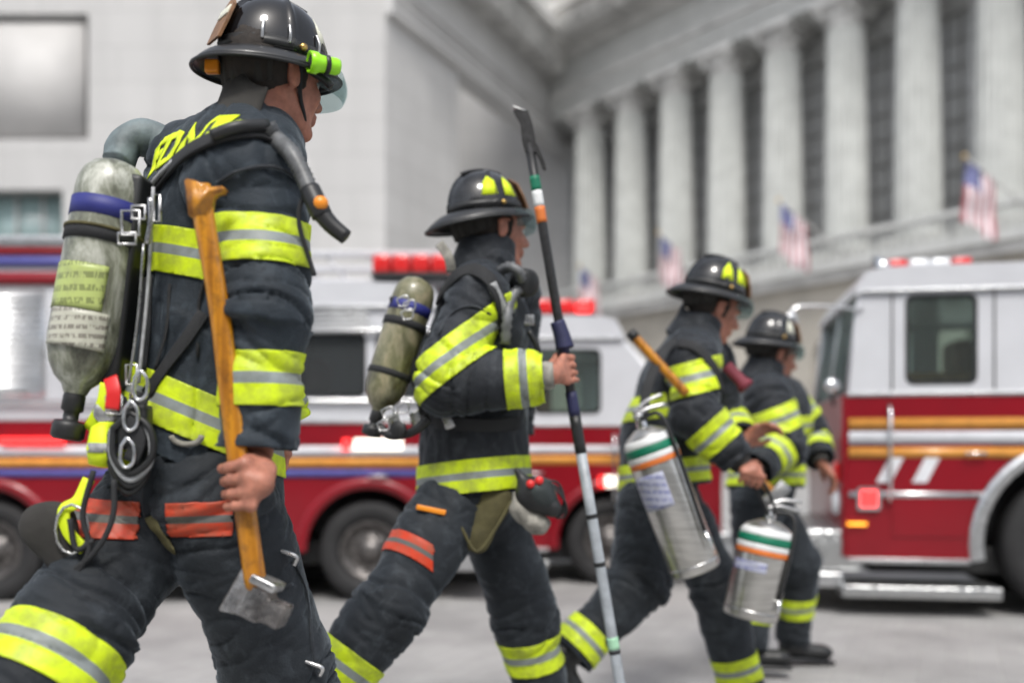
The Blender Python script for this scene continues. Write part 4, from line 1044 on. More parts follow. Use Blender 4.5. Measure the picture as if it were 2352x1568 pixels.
def make_four():
    j = dict(nk=W(1748, 868, 4.750), hc=W(1782, 812, 4.750),
        arms=(W(1762, 915, 4.598), W(1800, 1020, 4.513), W(1735, 1080, 4.389), W(1800, 915, 4.940), W(1860, 1000, 4.987), W(1885, 1060, 4.845)),
        torso=(W(1785, 950, 4.750), W(1770, 1050, 4.750), W(1750, 1125, 4.750)),
        legs=(W(1735, 1160, 4.683), W(1742, 1300, 4.702), W(1712, 1482, 4.683), W(1765, 1160, 4.817), W(1830, 1290, 4.845), W(1822, 1466, 4.940)),
        tR=V(.98, -.1, 0), tL=V(.9, .1, -.1))
    S = dict(j=j, F=(.95, .3), hf=V(.9, .2, -.3), hu=V(.3, 0, .95), hv=.0075, gh=.0095, seed=61, ra=(.112, .10, .095, .078), amp=.016, hem=(W(1760, 1120, 4.750), V(0, -.05, -1)),
        label='farthest firefighter, bent forward behind the leaning one and beside the fire engine',
        hands=lambda wr, wl: grip_hand(wr, W(1728, 1088, 4.351), V(-.8, -.1, .6), .015, V(0, .3, .9), side=1)+relaxed_hand(wl, V(.6, 0, -.8), V(-.6, 0, -.4)),
        cb=lambda a1, a2, hn: [({5}, W(1780, 965, 4.560), V(.35, 0, -.9), .06), ({6}, W(1775, 1045, 4.465), a1, .045), ({7}, W(1828, 955, 4.940), V(.5, 0, -.8), .05), ({8}, W(1872, 1030, 4.940), a2, .045), ({0, 1, 2}, W(1720, 990, 4.750), V(.1, 0, -1), .045), ({1}, W(1755, 1092, 4.750), hn, .045)],
        tb=lambda nR, nL: [({2}, W(1720, 1400, 4.693), nR, .05), ({4}, W(1824, 1385, 4.911), nL, .05)],
        helmet=((W(1770, 784, 4.750), V(.93, .15, -.15), V(.15, 0, 1), M['helmet_worn']), dict(s=.94, rear=.035, tris=((R(-60), 'cream'),), torch=None)))
    p, coat, cm, tr, tm, h = firefighter(S)
    a = thing('hand_axe', 'short axe with amber handle in the farthest firefighter\'s hand', 'axe', W(1780, 1130, 4.322))
    A, B = W(1680, 1045, 4.370), W(1775, 1128, 4.332)
    obj('handle', tube([A, A.lerp(B, .5), B], .018, n=12), M['amber'], a)
    dd = (B-A).normalized(); bm = bmesh.new(); add_box(bm, B+dd*.02, (.06, .02, .03), X=dd.cross(V(0, 1, 0)), Y=(0, 1, 0), Z=dd, bev=.006); obj('axe_head', bm, M['steel'], a)
    return p
def extra_mats():
    m, nt, b = new_mat('brushed_can'); g = nt.nodes.new('ShaderNodeNewGeometry'); mp = nt.nodes.new('ShaderNodeMapping'); mp.inputs['Scale'].default_value = (8, 8, 120)
    nt.links.new(g.outputs['Position'], mp.inputs['Vector'])
    c = ramp_n(nt, noise_n(nt, 1, 5, .6, mp.outputs[0]), [(.3, (.42, .41, .39)), (.7, (.66, .65, .62))]); nt.links.new(c, b.inputs['Base Color'])
    b.inputs['Metallic'].default_value = .9; b.inputs['Roughness'].default_value = .3; M['can'] = m
# ------------------------------------------------------------------ the street
def place_mats():
    def stone(nm, cols, dirx, bw, bh, mort, rough=.75, joint=.006, off=.5):
        m, nt, b = new_mat(nm); g = nt.nodes.new('ShaderNodeNewGeometry')
        dt = nt.nodes.new('ShaderNodeVectorMath'); dt.operation = 'DOT_PRODUCT'; dt.inputs[1].default_value = dirx
        nt.links.new(g.outputs['Position'], dt.inputs[0]); sp = nt.nodes.new('ShaderNodeSeparateXYZ'); nt.links.new(g.outputs['Position'], sp.inputs[0])
        cb = nt.nodes.new('ShaderNodeCombineXYZ'); nt.links.new(dt.outputs['Value'], cb.inputs[0]); nt.links.new(sp.outputs[2], cb.inputs[1])
        br = nt.nodes.new('ShaderNodeTexBrick'); nt.links.new(cb.outputs[0], br.inputs['Vector']); br.offset = off
        br.inputs['Scale'].default_value = 1; br.inputs['Brick Width'].default_value = bw; br.inputs['Row Height'].default_value = bh
        br.inputs['Mortar Size'].default_value = joint; br.inputs['Mortar Smooth'].default_value = .3
        br.inputs['Color1'].default_value = (*cols[0], 1); br.inputs['Color2'].default_value = (*cols[1], 1); br.inputs['Mortar'].default_value = (*mort, 1)
        mp = nt.nodes.new('ShaderNodeMapping'); mp.inputs['Scale'].default_value = (.7, .7, .12); nt.links.new(g.outputs['Position'], mp.inputs['Vector'])
        st = ramp_n(nt, noise_n(nt, 1, 6, .6, mp.outputs[0]), [(.35, .0), (.75, .35)])
        c = mixc(nt, st, br.outputs['Color'], tuple(x*.62 for x in cols[0]))
        nt.links.new(c, b.inputs['Base Color']); b.inputs['Roughness'].default_value = rough
        h = math_n(nt, 'ADD', math_n(nt, 'MULTIPLY', br.outputs['Fac'], -1.), math_n(nt, 'MULTIPLY', noise_n(nt, 6, 6), .35))
        bump_n(nt, b, h, .6, .03); M[nm] = m
    stone('pale_stone', ((.47, .465, .458), (.44, .435, .43)), (1, 0, 0), 3.4, 1.55, (.27, .265, .26), joint=.012)
    stone('side_stone', ((.56, .555, .55), (.52, .515, .51)), (.399, .917, 0), 3.0, 1.55, (.25, .245, .24), joint=.012)
    stone('temple_stone', ((.56, .565, .55), (.52, .53, .52)), (-.591, .807, 0), 1.6, .8, (.24, .24, .23), joint=.02)
    stone('temple_dark', ((.60, .605, .60), (.56, .565, .56)), (-.591, .807, 0), 1.6, .8, (.10, .10, .10), joint=.02)
    M['column_stone'] = mat('column_stone', (.50, .51, .49), .7, var=.14, vscale=1.3, bump=.3, bscale=8)
    M['cornice_stone'] = mat('cornice_stone', (.60, .595, .58), .75, var=.3, vscale=.9, bump=.3, bscale=6)
    M['win_glass'] = mat('dark_window_glass', (.50, .51, .51), .4, var=.15, vscale=.3, spec=.8)
    M['teal_glass'] = mat('pale_teal_glass', (.22, .30, .30), .12, var=.25, vscale=.3, spec=.8)
    M['blind'] = mat('drawn_grey_blind', (.46, .45, .44), .6, var=.1, vscale=.5)
    M['frame_metal'] = mat('bronze_frame', (.34, .335, .33), .5, .0, var=.2)
    # paving: long thin setts
    m, nt, b = new_mat('granite_paving'); g = nt.nodes.new('ShaderNodeNewGeometry')
    mp = nt.nodes.new('ShaderNodeMapping'); mp.inputs['Rotation'].default_value = (0, 0, R(-66.5)); nt.links.new(g.outputs['Position'], mp.inputs['Vector'])
    br = nt.nodes.new('ShaderNodeTexBrick'); nt.links.new(mp.outputs[0], br.inputs['Vector']); br.inputs['Scale'].default_value = 1
    br.inputs['Brick Width'].default_value = .30; br.inputs['Row Height'].default_value = .125; br.inputs['Mortar Size'].default_value = .006; br.inputs['Mortar Smooth'].default_value = .4
    br.inputs['Color1'].default_value = (.35, .345, .34, 1); br.inputs['Color2'].default_value = (.315, .31, .305, 1); br.inputs['Mortar'].default_value = (.40, .396, .385, 1)
    st = ramp_n(nt, noise_n(nt, 1.1, 7, .62), [(.40, .0), (.62, .8)])
    c = mixc(nt, st, br.outputs['Color'], (.20, .198, .196)); c = mixc(nt, ramp_n(nt, noise_n(nt, 60, 4), [(.4, 0.), (.7, .25)]), c, (.42, .41, .40))
    nt.links.new(c, b.inputs['Base Color']); b.inputs['Roughness'].default_value = .7
    h = math_n(nt, 'ADD', math_n(nt, 'MULTIPLY', br.outputs['Fac'], -.8), math_n(nt, 'MULTIPLY', noise_n(nt, 35, 5), .5)); bump_n(nt, b, h, .6, .012); M['paving'] = m
    # vehicles
    M['red_paint'] = mat('red_truck_paint', (.21, .002, .009), .3, var=.12, vscale=2, coat=.35, spec=.35)
    M['white_paint'] = mat('white_truck_paint', (.56, .57, .60), .35, var=.08, vscale=2, coat=.4)
    M['gold'] = mat('gold_stripe', (.62, .27, .04), .35, var=.15, vscale=12, coat=.3)
    M['stripe_white'] = mat('white_stripe', (.66, .67, .70), .35, var=.08, coat=.3)
    M['stripe_blue'] = mat('blue_stripe', (.07, .07, .28), .35, var=.2, coat=.3)
    M['alu'] = mat('brushed_aluminium', (.62, .63, .64), .32, 1., var=.12, vscale=14, rvar=.08)
    M['cab_glass'] = glass('tinted_cab_glass', (.86, .93, .90), .18)
    M['dark_glass'] = glass('dark_truck_glass', (.70, .74, .76), .35)
    M['tyre'] = mat('tyre_rubber', (.018, .018, .019), .75, var=.3, bump=.3)
    M['under'] = mat('dark_chassis', (.02, .02, .021), .6, var=.3)
    M['interior'] = mat('grey_cab_interior', (.34, .34, .35), .8, var=.2)
    M['seat'] = mat('brown_seat_vinyl', (.16, .07, .035), .55, var=.3)
    M['box_tan'] = mat('tan_equipment', (.42, .24, .09), .7, var=.4, vscale=18)
    M['lamp_red'] = mat('lit_red_lens', (1., .03, .03), .25, var=.05, emit=1.6)
    M['lamp_white'] = mat('lit_white_lens', (1., .93, .80), .2, var=.05, emit=1.2)
    M['lens_red'] = mat('red_lens', (.62, .02, .02), .15, var=.1, coat=.6)
    M['lens_clear'] = mat('clear_lens', (.8, .82, .84), .1, var=.1, coat=.6)
    M['amber_lens'] = mat('lit_amber_lens', (1., .38, .03), .2, var=.05, emit=1.4)
    # diamond plate
    m, nt, b = new_mat('diamond_plate'); g = nt.nodes.new('ShaderNodeNewGeometry'); mp = nt.nodes.new('ShaderNodeMapping'); mp.inputs['Rotation'].default_value = (0, R(45), 0); mp.inputs['Scale'].default_value = (30, 30, 30)
    nt.links.new(g.outputs['Position'], mp.inputs['Vector']); ck = nt.nodes.new('ShaderNodeTexVoronoi'); nt.links.new(mp.outputs[0], ck.inputs['Vector']); ck.inputs['Scale'].default_value = 1
    b.inputs['Base Color'].default_value = (.55, .56, .56, 1); b.inputs['Metallic'].default_value = 1; b.inputs['Roughness'].default_value = .34; bump_n(nt, b, ck.outputs['Distance'], .7, .01); M['plate'] = m
    M['flag_red'] = mat('flag_red', (.36, .11, .13), .8, var=.1); M['flag_white'] = mat('flag_white', (.70, .70, .72), .8, var=.06); M['flag_blue'] = mat('flag_blue', (.09, .10, .24), .8, var=.1)
    M['pole_metal'] = mat('flagpole_white', (.55, .55, .54), .4, var=.1)

def panel(outer, holes, fn, th):
    "flat polygon with holes in (a, b), thickness th along c; fn(a, b, c) -> world"
    loops = [[Vector((a, b, 0)) for a, b in outer]]+[[Vector((a, b, 0)) for a, b in h] for h in holes]
    flat = [v for l in loops for v in l]; tris = geometry.tessellate_polygon(loops)
    bm = bmesh.new(); A = [bm.verts.new(fn(v.x, v.y, 0)) for v in flat]; B = [bm.verts.new(fn(v.x, v.y, th)) for v in flat]
    for t in tris:
        try: bm.faces.new([A[i] for i in t]); bm.faces.new([B[i] for i in t][::-1])
        except ValueError: pass
    k = 0
    for l in loops:
        n = len(l)
        for i in range(n):
            a, b = k+i, k+(i+1) % n
            try: bm.faces.new((A[a], A[b], B[b], B[a]))
            except ValueError: pass
        k += n
    bmesh.ops.recalc_face_normals(bm, faces=bm.faces); return bm
def rrect(x0, x1, y0, y1, r, n=5):
    out = []
    for cx, cy, a0 in ((x1-r, y1-r, 0), (x0+r, y1-r, 90), (x0+r, y0+r, 180), (x1-r, y0+r, 270)):
        for i in range(n+1): out.append((cx+r*math.cos(R(a0+90*i/n)), cy+r*math.sin(R(a0+90*i/n))))
    return out

class Frame:
    def __init__(s, O, U, side):   # U = nose-to-tail direction, side = unit vector across the vehicle away from the near side
        s.O, s.U, s.S = Vector(O), Vector(U).normalized(), Vector(side).normalized()
    def __call__(s, u, v, z): return s.O+s.U*u+s.S*v+V(0, 0, z)
    def box(s, u0, u1, v0, v1, z0, z1, bev=0., bm=None):
        own = bm is None
        if own: bm = bmesh.new()
        add_box(bm, s((u0+u1)/2, (v0+v1)/2, (z0+z1)/2), (abs(u1-u0)/2, abs(v1-v0)/2, abs(z1-z0)/2), X=s.U, Y=s.S, Z=(0, 0, 1), bev=bev)
        if own: bmesh.ops.recalc_face_normals(bm, faces=bm.faces)
        return bm
def wheel(par, fr, u, v, z, r, w=.26, rimm='alu'):
    ax = fr.S; c = fr(u, v, z)
    wl = obj('wheel', lathe([(r*.60, -w/2+.03), (r*.62, -w/2), (r*.93, -w/2), (r, -w/2+.035), (r, w/2-.035), (r*.93, w/2), (r*.62, w/2), (r*.6, w/2-.03)], c, ax, n=48), M['tyre'], par)
    bm = lathe([(0, -w/2+.01), (r*.14, -w/2+.0), (r*.2, -w/2+.05), (r*.48, -w/2+.10), (r*.52, -w/2+.02), (r*.60, -w/2+.012), (r*.6, w/2-.03), (0, w/2-.03)], c, ax, n=48)
    for k in range(10):
        a = 2*math.pi*k/10; q = c-ax*(w/2-.055)+(fr.U*math.cos(a)+V(0, 0, math.sin(a)))*r*.34
        add_lathe(bm, [(0, -.02), (.012, -.018), (.014, 0)], q, ax, n=6)
    obj('rim', bm, M[rimm], wl)
def light_bar(par, fr, u0, u1, v0, v1, z, nm='light_bar', m1='lens_red', m2='lens_clear', h=.13):
    lb = obj(nm, fr.box(u0, u1, v0, v1, z, z+.035, .008), M['rubber'], par)
    n = 4
    for k in range(n):
        a = u0+(u1-u0)*k/n; b = u0+(u1-u0)*(k+1)/n
        obj('lens', fr.box(a+.006, b-.006, v0+.01, v1-.01, z+.036, z+h, .025), M[m1 if k in (0, n-1) else m2], lb)
    return lb
def arch(cu, cz, r, z0, n=22):
    "points of a wheel arch cut, walked from large u to small u, starting and ending on z0"
    a0 = math.asin(max(-1, min(1, (z0-cz)/r))); pts = []
    for i in range(n+1):
        a = a0+(math.pi-2*a0)*i/n; pts.append((cu+r*math.cos(a), cz+r*math.sin(a)))
    return pts
def truck(label, O, U, side, Lc, L, Wd, z, wheels, windows, spec):
    "z = dict of heights; near side panel v=0. nose at u=0"
    fr = Frame(O, U, side); t = thing(spec.get('name', 'fire_truck'), label, spec.get('cat', 'fire truck'), fr(L/2, Wd/2, 0))
    zb, zm, zt = z['bottom'], z['belt'], z['roof']; rk = spec.get('rake', .0); wr = spec.get('wr', .5); ar = spec.get('ar', .62)
    near_w = windows
    for v0, sg in ((0, 1), (Wd, -1)):
        windows = near_w if v0 == 0 else spec.get('far', near_w)
        # lower (red) side with wheel arches
        low = [(spec.get('nose_u', .02), zm), (spec.get('nose_u', .02), zb)]
        for cu in sorted(wheels): low += arch(cu, wr, ar, zb)[::-1]
        low += [(L, zb), (L, zm)]
        obj('body_side', panel(low, [], lambda a, b, c: fr(a, v0+c*sg, b), .03), M['red_paint'], t, smooth=False)
        # upper (white) cab side with window holes
        up = [(rk*.2+.02, zm+.002), (Lc, zm+.002), (Lc, z['cab']-.02), (rk+.12, z['cab']-.02), (rk+.05, z['cab']-.06)]
        obj('cab_side', panel(up, [rrect(*w, .05) for w in windows], lambda a, b, c: fr(a, v0+c*sg, b), .03), M['white_paint'], t, smooth=False)
        for w in windows:
            w_ = obj('side_window', panel(rrect(w[0]-.005, w[1]+.005, w[2]-.005, w[3]+.005, .05), [], lambda a, b, c: fr(a, v0+sg*(.012+c), b), .005), M[spec.get('glass', 'cab_glass')], t, smooth=False)
            obj('window_seal', panel(rrect(w[0]-.02, w[1]+.02, w[2]-.02, w[3]+.02, .055), [rrect(w[0]+.004, w[1]-.004, w[2]+.004, w[3]-.004, .045)], lambda a, b, c: fr(a, v0-sg*(.004-c), b), .006), M['rubber'], w_, smooth=False)
    windows = near_w
    # front: red lower skin, windscreen, pillars
    n0 = spec.get('nose_u', .02)
    obj('front_panel', fr.box(n0-.03, n0, .0, Wd, zb, zm, .012), M['red_paint'], t)
    zc = z['cab']
    bm = bmesh.new(); q = [fr(.03+rk*.2, .05, zm+.03), fr(.03+rk*.2, Wd-.05, zm+.03), fr(rk+.06, Wd-.05, zc-.07), fr(rk+.06, .05, zc-.07)]
    vs = [bm.verts.new(p) for p in q]; bm.faces.new(vs); obj('windscreen', bm, M[spec.get('glass', 'cab_glass')], t, solid=.006)
    for v in (.03, Wd/2, Wd-.03): obj('windscreen_pillar', tube([fr(.03+rk*.2, v, zm), fr(rk+.07, v, zc-.03)], .03 if v != Wd/2 else .018, n=10), M['white_paint'], t)
    if n0 < rk*.2-.05: obj('bonnet', fr.box(n0, rk*.2+.05, .01, Wd-.01, zm-.06, zm+.02, .02), M['red_paint'], t)
    # roof, floor, rear wall
    bm = bmesh.new(); rr = .10; prof = [(rk+.02, zc-.06), (rk+.03, zc-.01), (rk+.09, zt-.035), (rk+.20, zt-.008), (rk+.40, zt), (Lc, zt), (Lc, zc-.06)]
    obj('cab_roof', panel(prof, [], lambda a, b, c: fr(a, -.015+c, b), Wd+.03), M['white_paint'], t, smooth=False)
    ro = t.children[-1] if t.children else None
    obj('drip_rail', fr.box(rk+.06, Lc, -.03, -.016, zc-.055, zc-.035, .004), M['alu'], t)
    obj('cab_floor', fr.box(.05, Lc-.03, .03, Wd-.03, zm-.25, zm-.2), M['interior'], t)
    obj('cab_back', fr.box(Lc-.05, Lc-.02, .03, Wd-.03, zm-.2, zc-.06), M['interior'], t)
    obj('dashboard', fr.box(.08+rk*.3, .42+rk*.3, .06, Wd-.06, zm-.2, zm+.02, .03), M['interior'], t)
    for v in (.35, Wd-.55):
        st = obj('seat', fr.box(.95+rk*.5, 1.10+rk*.5, v-.05, v+.35, zm-.15, zm+.48, .05), M['seat'], t)
        obj('seat_cushion', fr.box(.62+rk*.5, .96+rk*.5, v-.05, v+.35, zm-.2, zm-.08, .04), M['seat'], st)
    c = fr(.55+rk*.4, Wd-.4, zm+.06); sw = (fr.U*.5+V(0, 0, .85)).normalized(); a, b = frame(sw)
    obj('steering_wheel', tube([c+(a*math.cos(x)+b*math.sin(x))*.2 for x in [i*math.pi/10 for i in range(20)]], .012, n=8, sm=0, close=True), M['rubber'], t)
    # belt rail, grab rails, door seams
    obj('belt_rail', fr.box(.02, Lc, -.012, -.001, zm-.012, zm+.012, .003), M['alu'], t)
    for w in windows[:1]:
        u0, u1 = w[0]-.10, w[1]+.10
        bot = []
        for i in range(25):
            uu = u1+(u0-u1)*i/24; zz = zb+.14
            for cu in wheels:
                q = (ar+.09)**2-(uu-cu)**2
                if q > 0: zz = max(zz, wr+math.sqrt(q))
            bot.append((uu, min(zz, zm-.1)))
        d = obj('door', panel([(u0, zm-.02), (u1, zm-.02)]+bot, [], lambda a, b, c: fr(a, -.008+c, b), .007), M['red_paint'], t, smooth=False)
        obj('door_handle', tube([fr(u1-.16, -.012, zm-.40), fr(u1-.16, -.05, zm-.38), fr(u1-.04, -.05, zm-.38), fr(u1-.04, -.012, zm-.40)], .009, n=8, sm=0), M['chrome'], d)
        obj('door_handle', tube([fr(u0-.02, -.012, zb+.35), fr(u0-.02, -.06, zb+.40), fr(u0-.02, -.06, zm-.12), fr(u0-.02, -.012, zm-.06)], .012, n=8, sm=0), M['chrome'], d)
    # stripes, proud of the paint and clipped at the wheel arches
    for z0, z1, m, ph in spec['stripes']:
        segs = []; u = .03
        for cu in sorted(wheels):
            if z0 < wr+ar:
                h = math.sqrt(max(0, ar**2-max(0, z0-wr)**2))+.05; segs.append((u, cu-h)); u = cu+h
        segs.append((u, L-.02))
        for a, b in segs:
            if b-a > .05: obj('stripe', fr.box(a, b, -.012-ph, -.0085-ph, z0, z1), M[m], t)
    for cu in wheels:
        P_ = arch(cu, wr, ar, zb); bm = bmesh.new(); rows = [[], [], [], []]
        for a, b in P_:
            dx, dz = a-cu, b-wr; k = math.hypot(dx, dz); ex, ez = dx/k, dz/k
            for row, (e, v) in zip(rows, ((0, .03), (0, -.03), (.07, -.03), (.085, -.001))): row.append(bm.verts.new(fr(a+ex*e, v, b+ez*e)))
        for A, B in zip(rows, rows[1:]):
            for i in range(len(A)-1): bm.faces.new((A[i], A[i+1], B[i+1], B[i]))
        obj('wheel_arch', bm, M[spec.get('archm', 'alu')], t)
        for v in (.16, Wd-.16): wheel(t, fr, cu, v, wr, wr, rimm=spec.get('rim', 'dark_steel'))
        bm = bmesh.new(); 
        obj('wheel_well', fr.box(cu-ar-.02, cu+ar+.02, .33, .36, zb-.02, wr+ar+.02), M['under'], t)
    obj('chassis', fr.box(.2, L-.1, .25, Wd-.25, zb-.12, zb+.06, .02), M['under'], t)
    us = [0.03]+[x for cu in sorted(wheels) for x in (cu-ar-.08, cu+ar+.08)]+[L]
    for a, b in zip(us[::2], us[1::2]):
        if b-a > .1: obj('side_sill', fr.box(a, b, -.02, .02, zb-.03, zb-.001, .004), M['alu'], t)
        if b-a > .5 and a > .2: obj('running_board', fr.box(a, b, -.03, .12, zb-.16, zb-.10, .008), M['plate'], t)
    if L > Lc+.3:
        # rear body: box with roller shutters
        zt2 = z.get('body', zt)
        obj('rear_body', fr.box(Lc+.01, L, .012, Wd-.012, zm, zt2, .02), M['white_paint'], t)
        obj('top_rail', fr.box(Lc+.01, L, -.02, .03, zt2-.06, zt2+.015, .01), M['alu'], t)
        for a, b in spec.get('shutters', ()):
            s_ = obj('roller_shutter', fr.box(a, b, -.004, .011, zm+.18, zt2-.36), M['alu'], t)
            bm = bmesh.new(); n = int((zt2-.36-zm-.18)/.045)
            for k in range(n): fr.box(a+.02, b-.02, -.012, -.0045, zm+.185+k*.045, zm+.215+k*.045, bm=bm)
            obj('slats', bm, M['alu'], s_); obj('shutter_bar', fr.box(a+.1, b-.1, -.03, -.013, zm+.19, zm+.22, .004), M['chrome'], s_)
        for z0, z1, m in spec.get('upper', ()): obj('stripe', fr.box(Lc+.03, L-.02, -.010, .011, z0, z1), M[m], t)
    return t, fr

def trucks():
    # right: engine, nose to the left
    a = R(10); U = V(math.cos(a), -math.sin(a), 0); S = V(math.sin(a), math.cos(a), 0); O = W(1938, HZ, 6.5); O.z = 0
    t, fr = truck('white-roofed red fire engine with gold stripes, its nose behind the farthest firefighter', O, U, S, 2.6, 5.2, 1.8,
        dict(bottom=.37, belt=1.43, cab=2.14, roof=2.26), [1.45, 4.2], [(.40, .80, 1.51, 2.05), (1.62, 2.3, 1.51, 2.05)],
        dict(rake=.05, far=[(.35, .80, 1.42, 2.05), (1.0, 2.2, 1.42, 2.05)], stripes=[(1.205, 1.275, 'gold', 0), (1.11, 1.19, 'stripe_white', 0), (1.02, 1.085, 'gold', 0), (.765, .80, 'alu', .001)], glass='cab_glass', shutters=[(2.8, 3.5)], ar=.60, wr=.47))
    obj('bumper', fr.box(-.42, .12, .02, 1.78, .28, .55, .025), M['plate'], t)
    obj('bumper_extension', fr.box(-.62, -.0, .0, 1.8, .17, .27, .02), M['alu'], t); obj('step', fr.box(-.02, .95, -.08, .30, .12, .20, .015), M['plate'], t)
    obj('front_hose', tube([fr(-.3, .2, .56), fr(-.32, .5, .62), fr(-.28, 1.0, .63), fr(-.3, 1.5, .57)], .06, n=14), M['canvas'], t)
    lb = light_bar(t, fr, .36, .92, .45, .85, 2.262); obj('siren_speaker', lathe([(0, -.05), (.05, -.05), (.10, .07), (.085, .06), (.03, 0)], fr(.34, .5, 2.33), -fr.U, n=20), M['chrome'], t)
    obj('marker_lamp', fr.box(.10, .205, -.035, -.009, .70, .81, .008), M['lamp_red'], t); obj('lamp_bezel', panel(rrect(.08, .225, .68, .83, .02), [rrect(.10, .205, .70, .81, .01)], lambda a, b, c: fr(a, -.03+c, b), .02), M['chrome'], t, smooth=False)
    obj('turn_signal', fr.box(-.045, -.012, .10, .26, .86, .99, .008), M['lens_red'], t); obj('headlight', lathe([(.0, -.035), (.07, -.03), (.085, 0)], fr(-.012, .2, .72), U, n=24), M['lens_clear'], t)
    obj('amber_marker', fr.box(.02, .14, -.03, -.009, .58, .60), M['amber_lens'], t)
    mr = obj('mirror_arm', tube([fr(.12, .0, 1.98), fr(-.1, -.06, 2.0), fr(-.30, -.10, 1.995), fr(-.36, -.12, 1.93)], .011, n=8), M['chrome'], t)
    obj('mirror', box(fr(-.38, -.12, 1.90), (.075, .03, .045), X=(.95, 0, .3), Z=(-.3, 0, .95), bev=.02), M['chrome'], mr)
    sp = obj('spot_lamp', lathe([(0, -.05), (.03, -.045), (.048, 0), (.05, .03), (0, .035)], fr(-.08, -.02, 1.49), V(.2, -1, 0), n=20), M['chrome'], t); obj('lamp_post', tube([fr(-.06, .02, 1.36), fr(-.08, -.01, 1.46)], .012, n=8), M['rubber'], sp)
    # badge on the cab door, loose kit seen through the windows
    em = obj('door_badge', lathe([(0, .012), (.13, .012), (.14, .008), (.14, 0)], fr(1.33, -.001, 1.80), -fr.S, n=40), M['stripe_blue'], t)
    obj('badge_ring', lathe([(.085, .016), (.10, .0165), (.115, .016)], fr(1.33, -.001, 1.80), -fr.S, n=40), M['gold'], em); obj('badge_centre', lathe([(0, .018), (.05, .0175), (.06, .013)], fr(1.33, -.001, 1.80), -fr.S, n=32), M['red'], em)
    obj('equipment_case', fr.box(.5, 1.1, .9, 1.3, 1.25, 1.64, .02), M['box_tan'], t)
    obj('wiper', tube([fr(.05, .35, 1.46), fr(.10, .55, 1.75)], .006, n=6), M['rubber'], t)
    for u in (.30, .92): obj('door_seam', fr.box(u-.004, u+.004, -.0105, -.0008, 1.46, 2.10), M['rubber'], t)
    fw = panel([(0, 0), (.09, 0), (.17, .16), (.08, .16)], [], lambda a, b, c: fr(.20+a, -.014+c, .86+b), .003); obj('slanted_mark', fw, M['stripe_white'], t, smooth=False)
    obj('slanted_mark', panel([(0, 0), (.09, 0), (.17, .16), (.08, .16)], [], lambda a, b, c: fr(.42+a, -.014+c, .86+b), .003), M['stripe_white'], t, smooth=False)
    # left: tall truck, nose to the right
    O = W(1050, HZ, 7.0); O.z = 0
    t, fr = truck('tall red and white ladder truck behind the nearest firefighter, nose towards the middle one', O, V(-1, 0, 0), V(0, 1, 0), 1.25, 4.6, 2.1,
        dict(bottom=.36, belt=1.27, cab=2.12, roof=2.245, body=2.56), [.62, 3.3], [(.16, .55, 1.46, 1.88), (.66, 1.1, 1.46, 1.88)],
        dict(name='ladder_truck', rake=.08, stripes=[(1.03, 1.10, 'stripe_white', 0), (.95, 1.015, 'gold', 0), (.88, .935, 'stripe_blue', 0)], glass='dark_glass', ar=.44, wr=.36, archm='red_paint',
             shutters=[(2.9, 3.7), (3.75, 4.5)], upper=[(2.44, 2.50, 'red_paint'), (2.36, 2.43, 'stripe_blue'), (2.23, 2.32, 'red_paint')]))
    obj('tail_lamp', fr.box(2.75, 3.2, -.05, -.013, 1.115, 1.16, .008), M['lamp_red'], t)
    obj('side_lamp', fr.box(.38, .72, -.05, -.013, 1.07, 1.15, .01), M['lamp_white'], t); obj('side_lamp', fr.box(.75, .80, -.05, -.013, 1.07, 1.15, .008), M['lamp_red'], t)
    for k in range(5): obj('vent_slat', fr.box(.62, 1.2, -.02, -.001, 1.925+k*.035, 1.945+k*.035, .003), M['alu'], t)
    obj('side_rail', fr.box(.05, 2.0, -.05, -.02, 1.93-.04, 1.955-.04, .005), M['chrome'], t); obj('side_rail', fr.box(.0, 4.5, -.04, -.013, 1.405, 1.425, .005), M['chrome'], t)
    obj('front_bumper', fr.box(-.28, .04, .0, 2.1, .22, .42, .02), M['alu'], t); obj('tail_board', fr.box(1.3, 2.4, -.04, .1, .14, .24, .01), M['plate'], t)
    lb = light_bar(t, fr, .06, .62, .1, 2.0, 2.30, m2='lens_red', h=.17)
    for v in (.3, 1.7): obj('light_bar_foot', fr.box(.28, .40, v, v+.1, 2.24, 2.30), M['rubber'], lb)
    # ladder lying on top, reaching over the cab
    ld = thing('aerial_ladder', 'white ladder boom lying along the top of the tall truck', 'ladder', fr(1.5, .5, 2.58))
    for v in (.25, .85):
        for zz in (2.575, 2.78): obj('rail', fr.box(.05, 4.6, v, v+.05, zz-.0, zz+.045, .006), M['white_paint'], ld)
    for k in range(15): obj('rung', tube([fr(.2+k*.3, .3, 2.6), fr(.2+k*.3, .85, 2.6)], .018, n=8), M['alu'], ld)
    for v in (.275, .875):
        for k in range(14): obj('brace', tube([fr(.2+k*.31, v, 2.60), fr(.35+k*.31, v, 2.79)], .012, n=6), M['white_paint'], ld)
    for ch in [c for c in ld.children]: ch.location.z -= .30
    ld.location.z += 0
    # centre: lower red and white van, nose to the right
    O = W(1650, HZ, 7.9); O.z = 0
    t, fr = truck('low red and white fire van with a red beacon, between the middle and leaning firefighters', O, V(-1, 0, 0), V(0, 1, 0), 2.9, 4.2, 1.9,
        dict(bottom=.30, belt=1.27, cab=2.0, roof=2.14, body=2.14), [.85, 3.3], [(.95, 1.45, 1.38, 1.86), (1.6, 2.4, 1.38, 1.86)],
        dict(name='fire_van', cat='van', rake=.72, nose_u=.0, stripes=[(1.05, 1.11, 'stripe_white', 0), (.96, 1.03, 'gold', 0)], glass='cab_glass', ar=.42, wr=.35, archm='red_paint'))
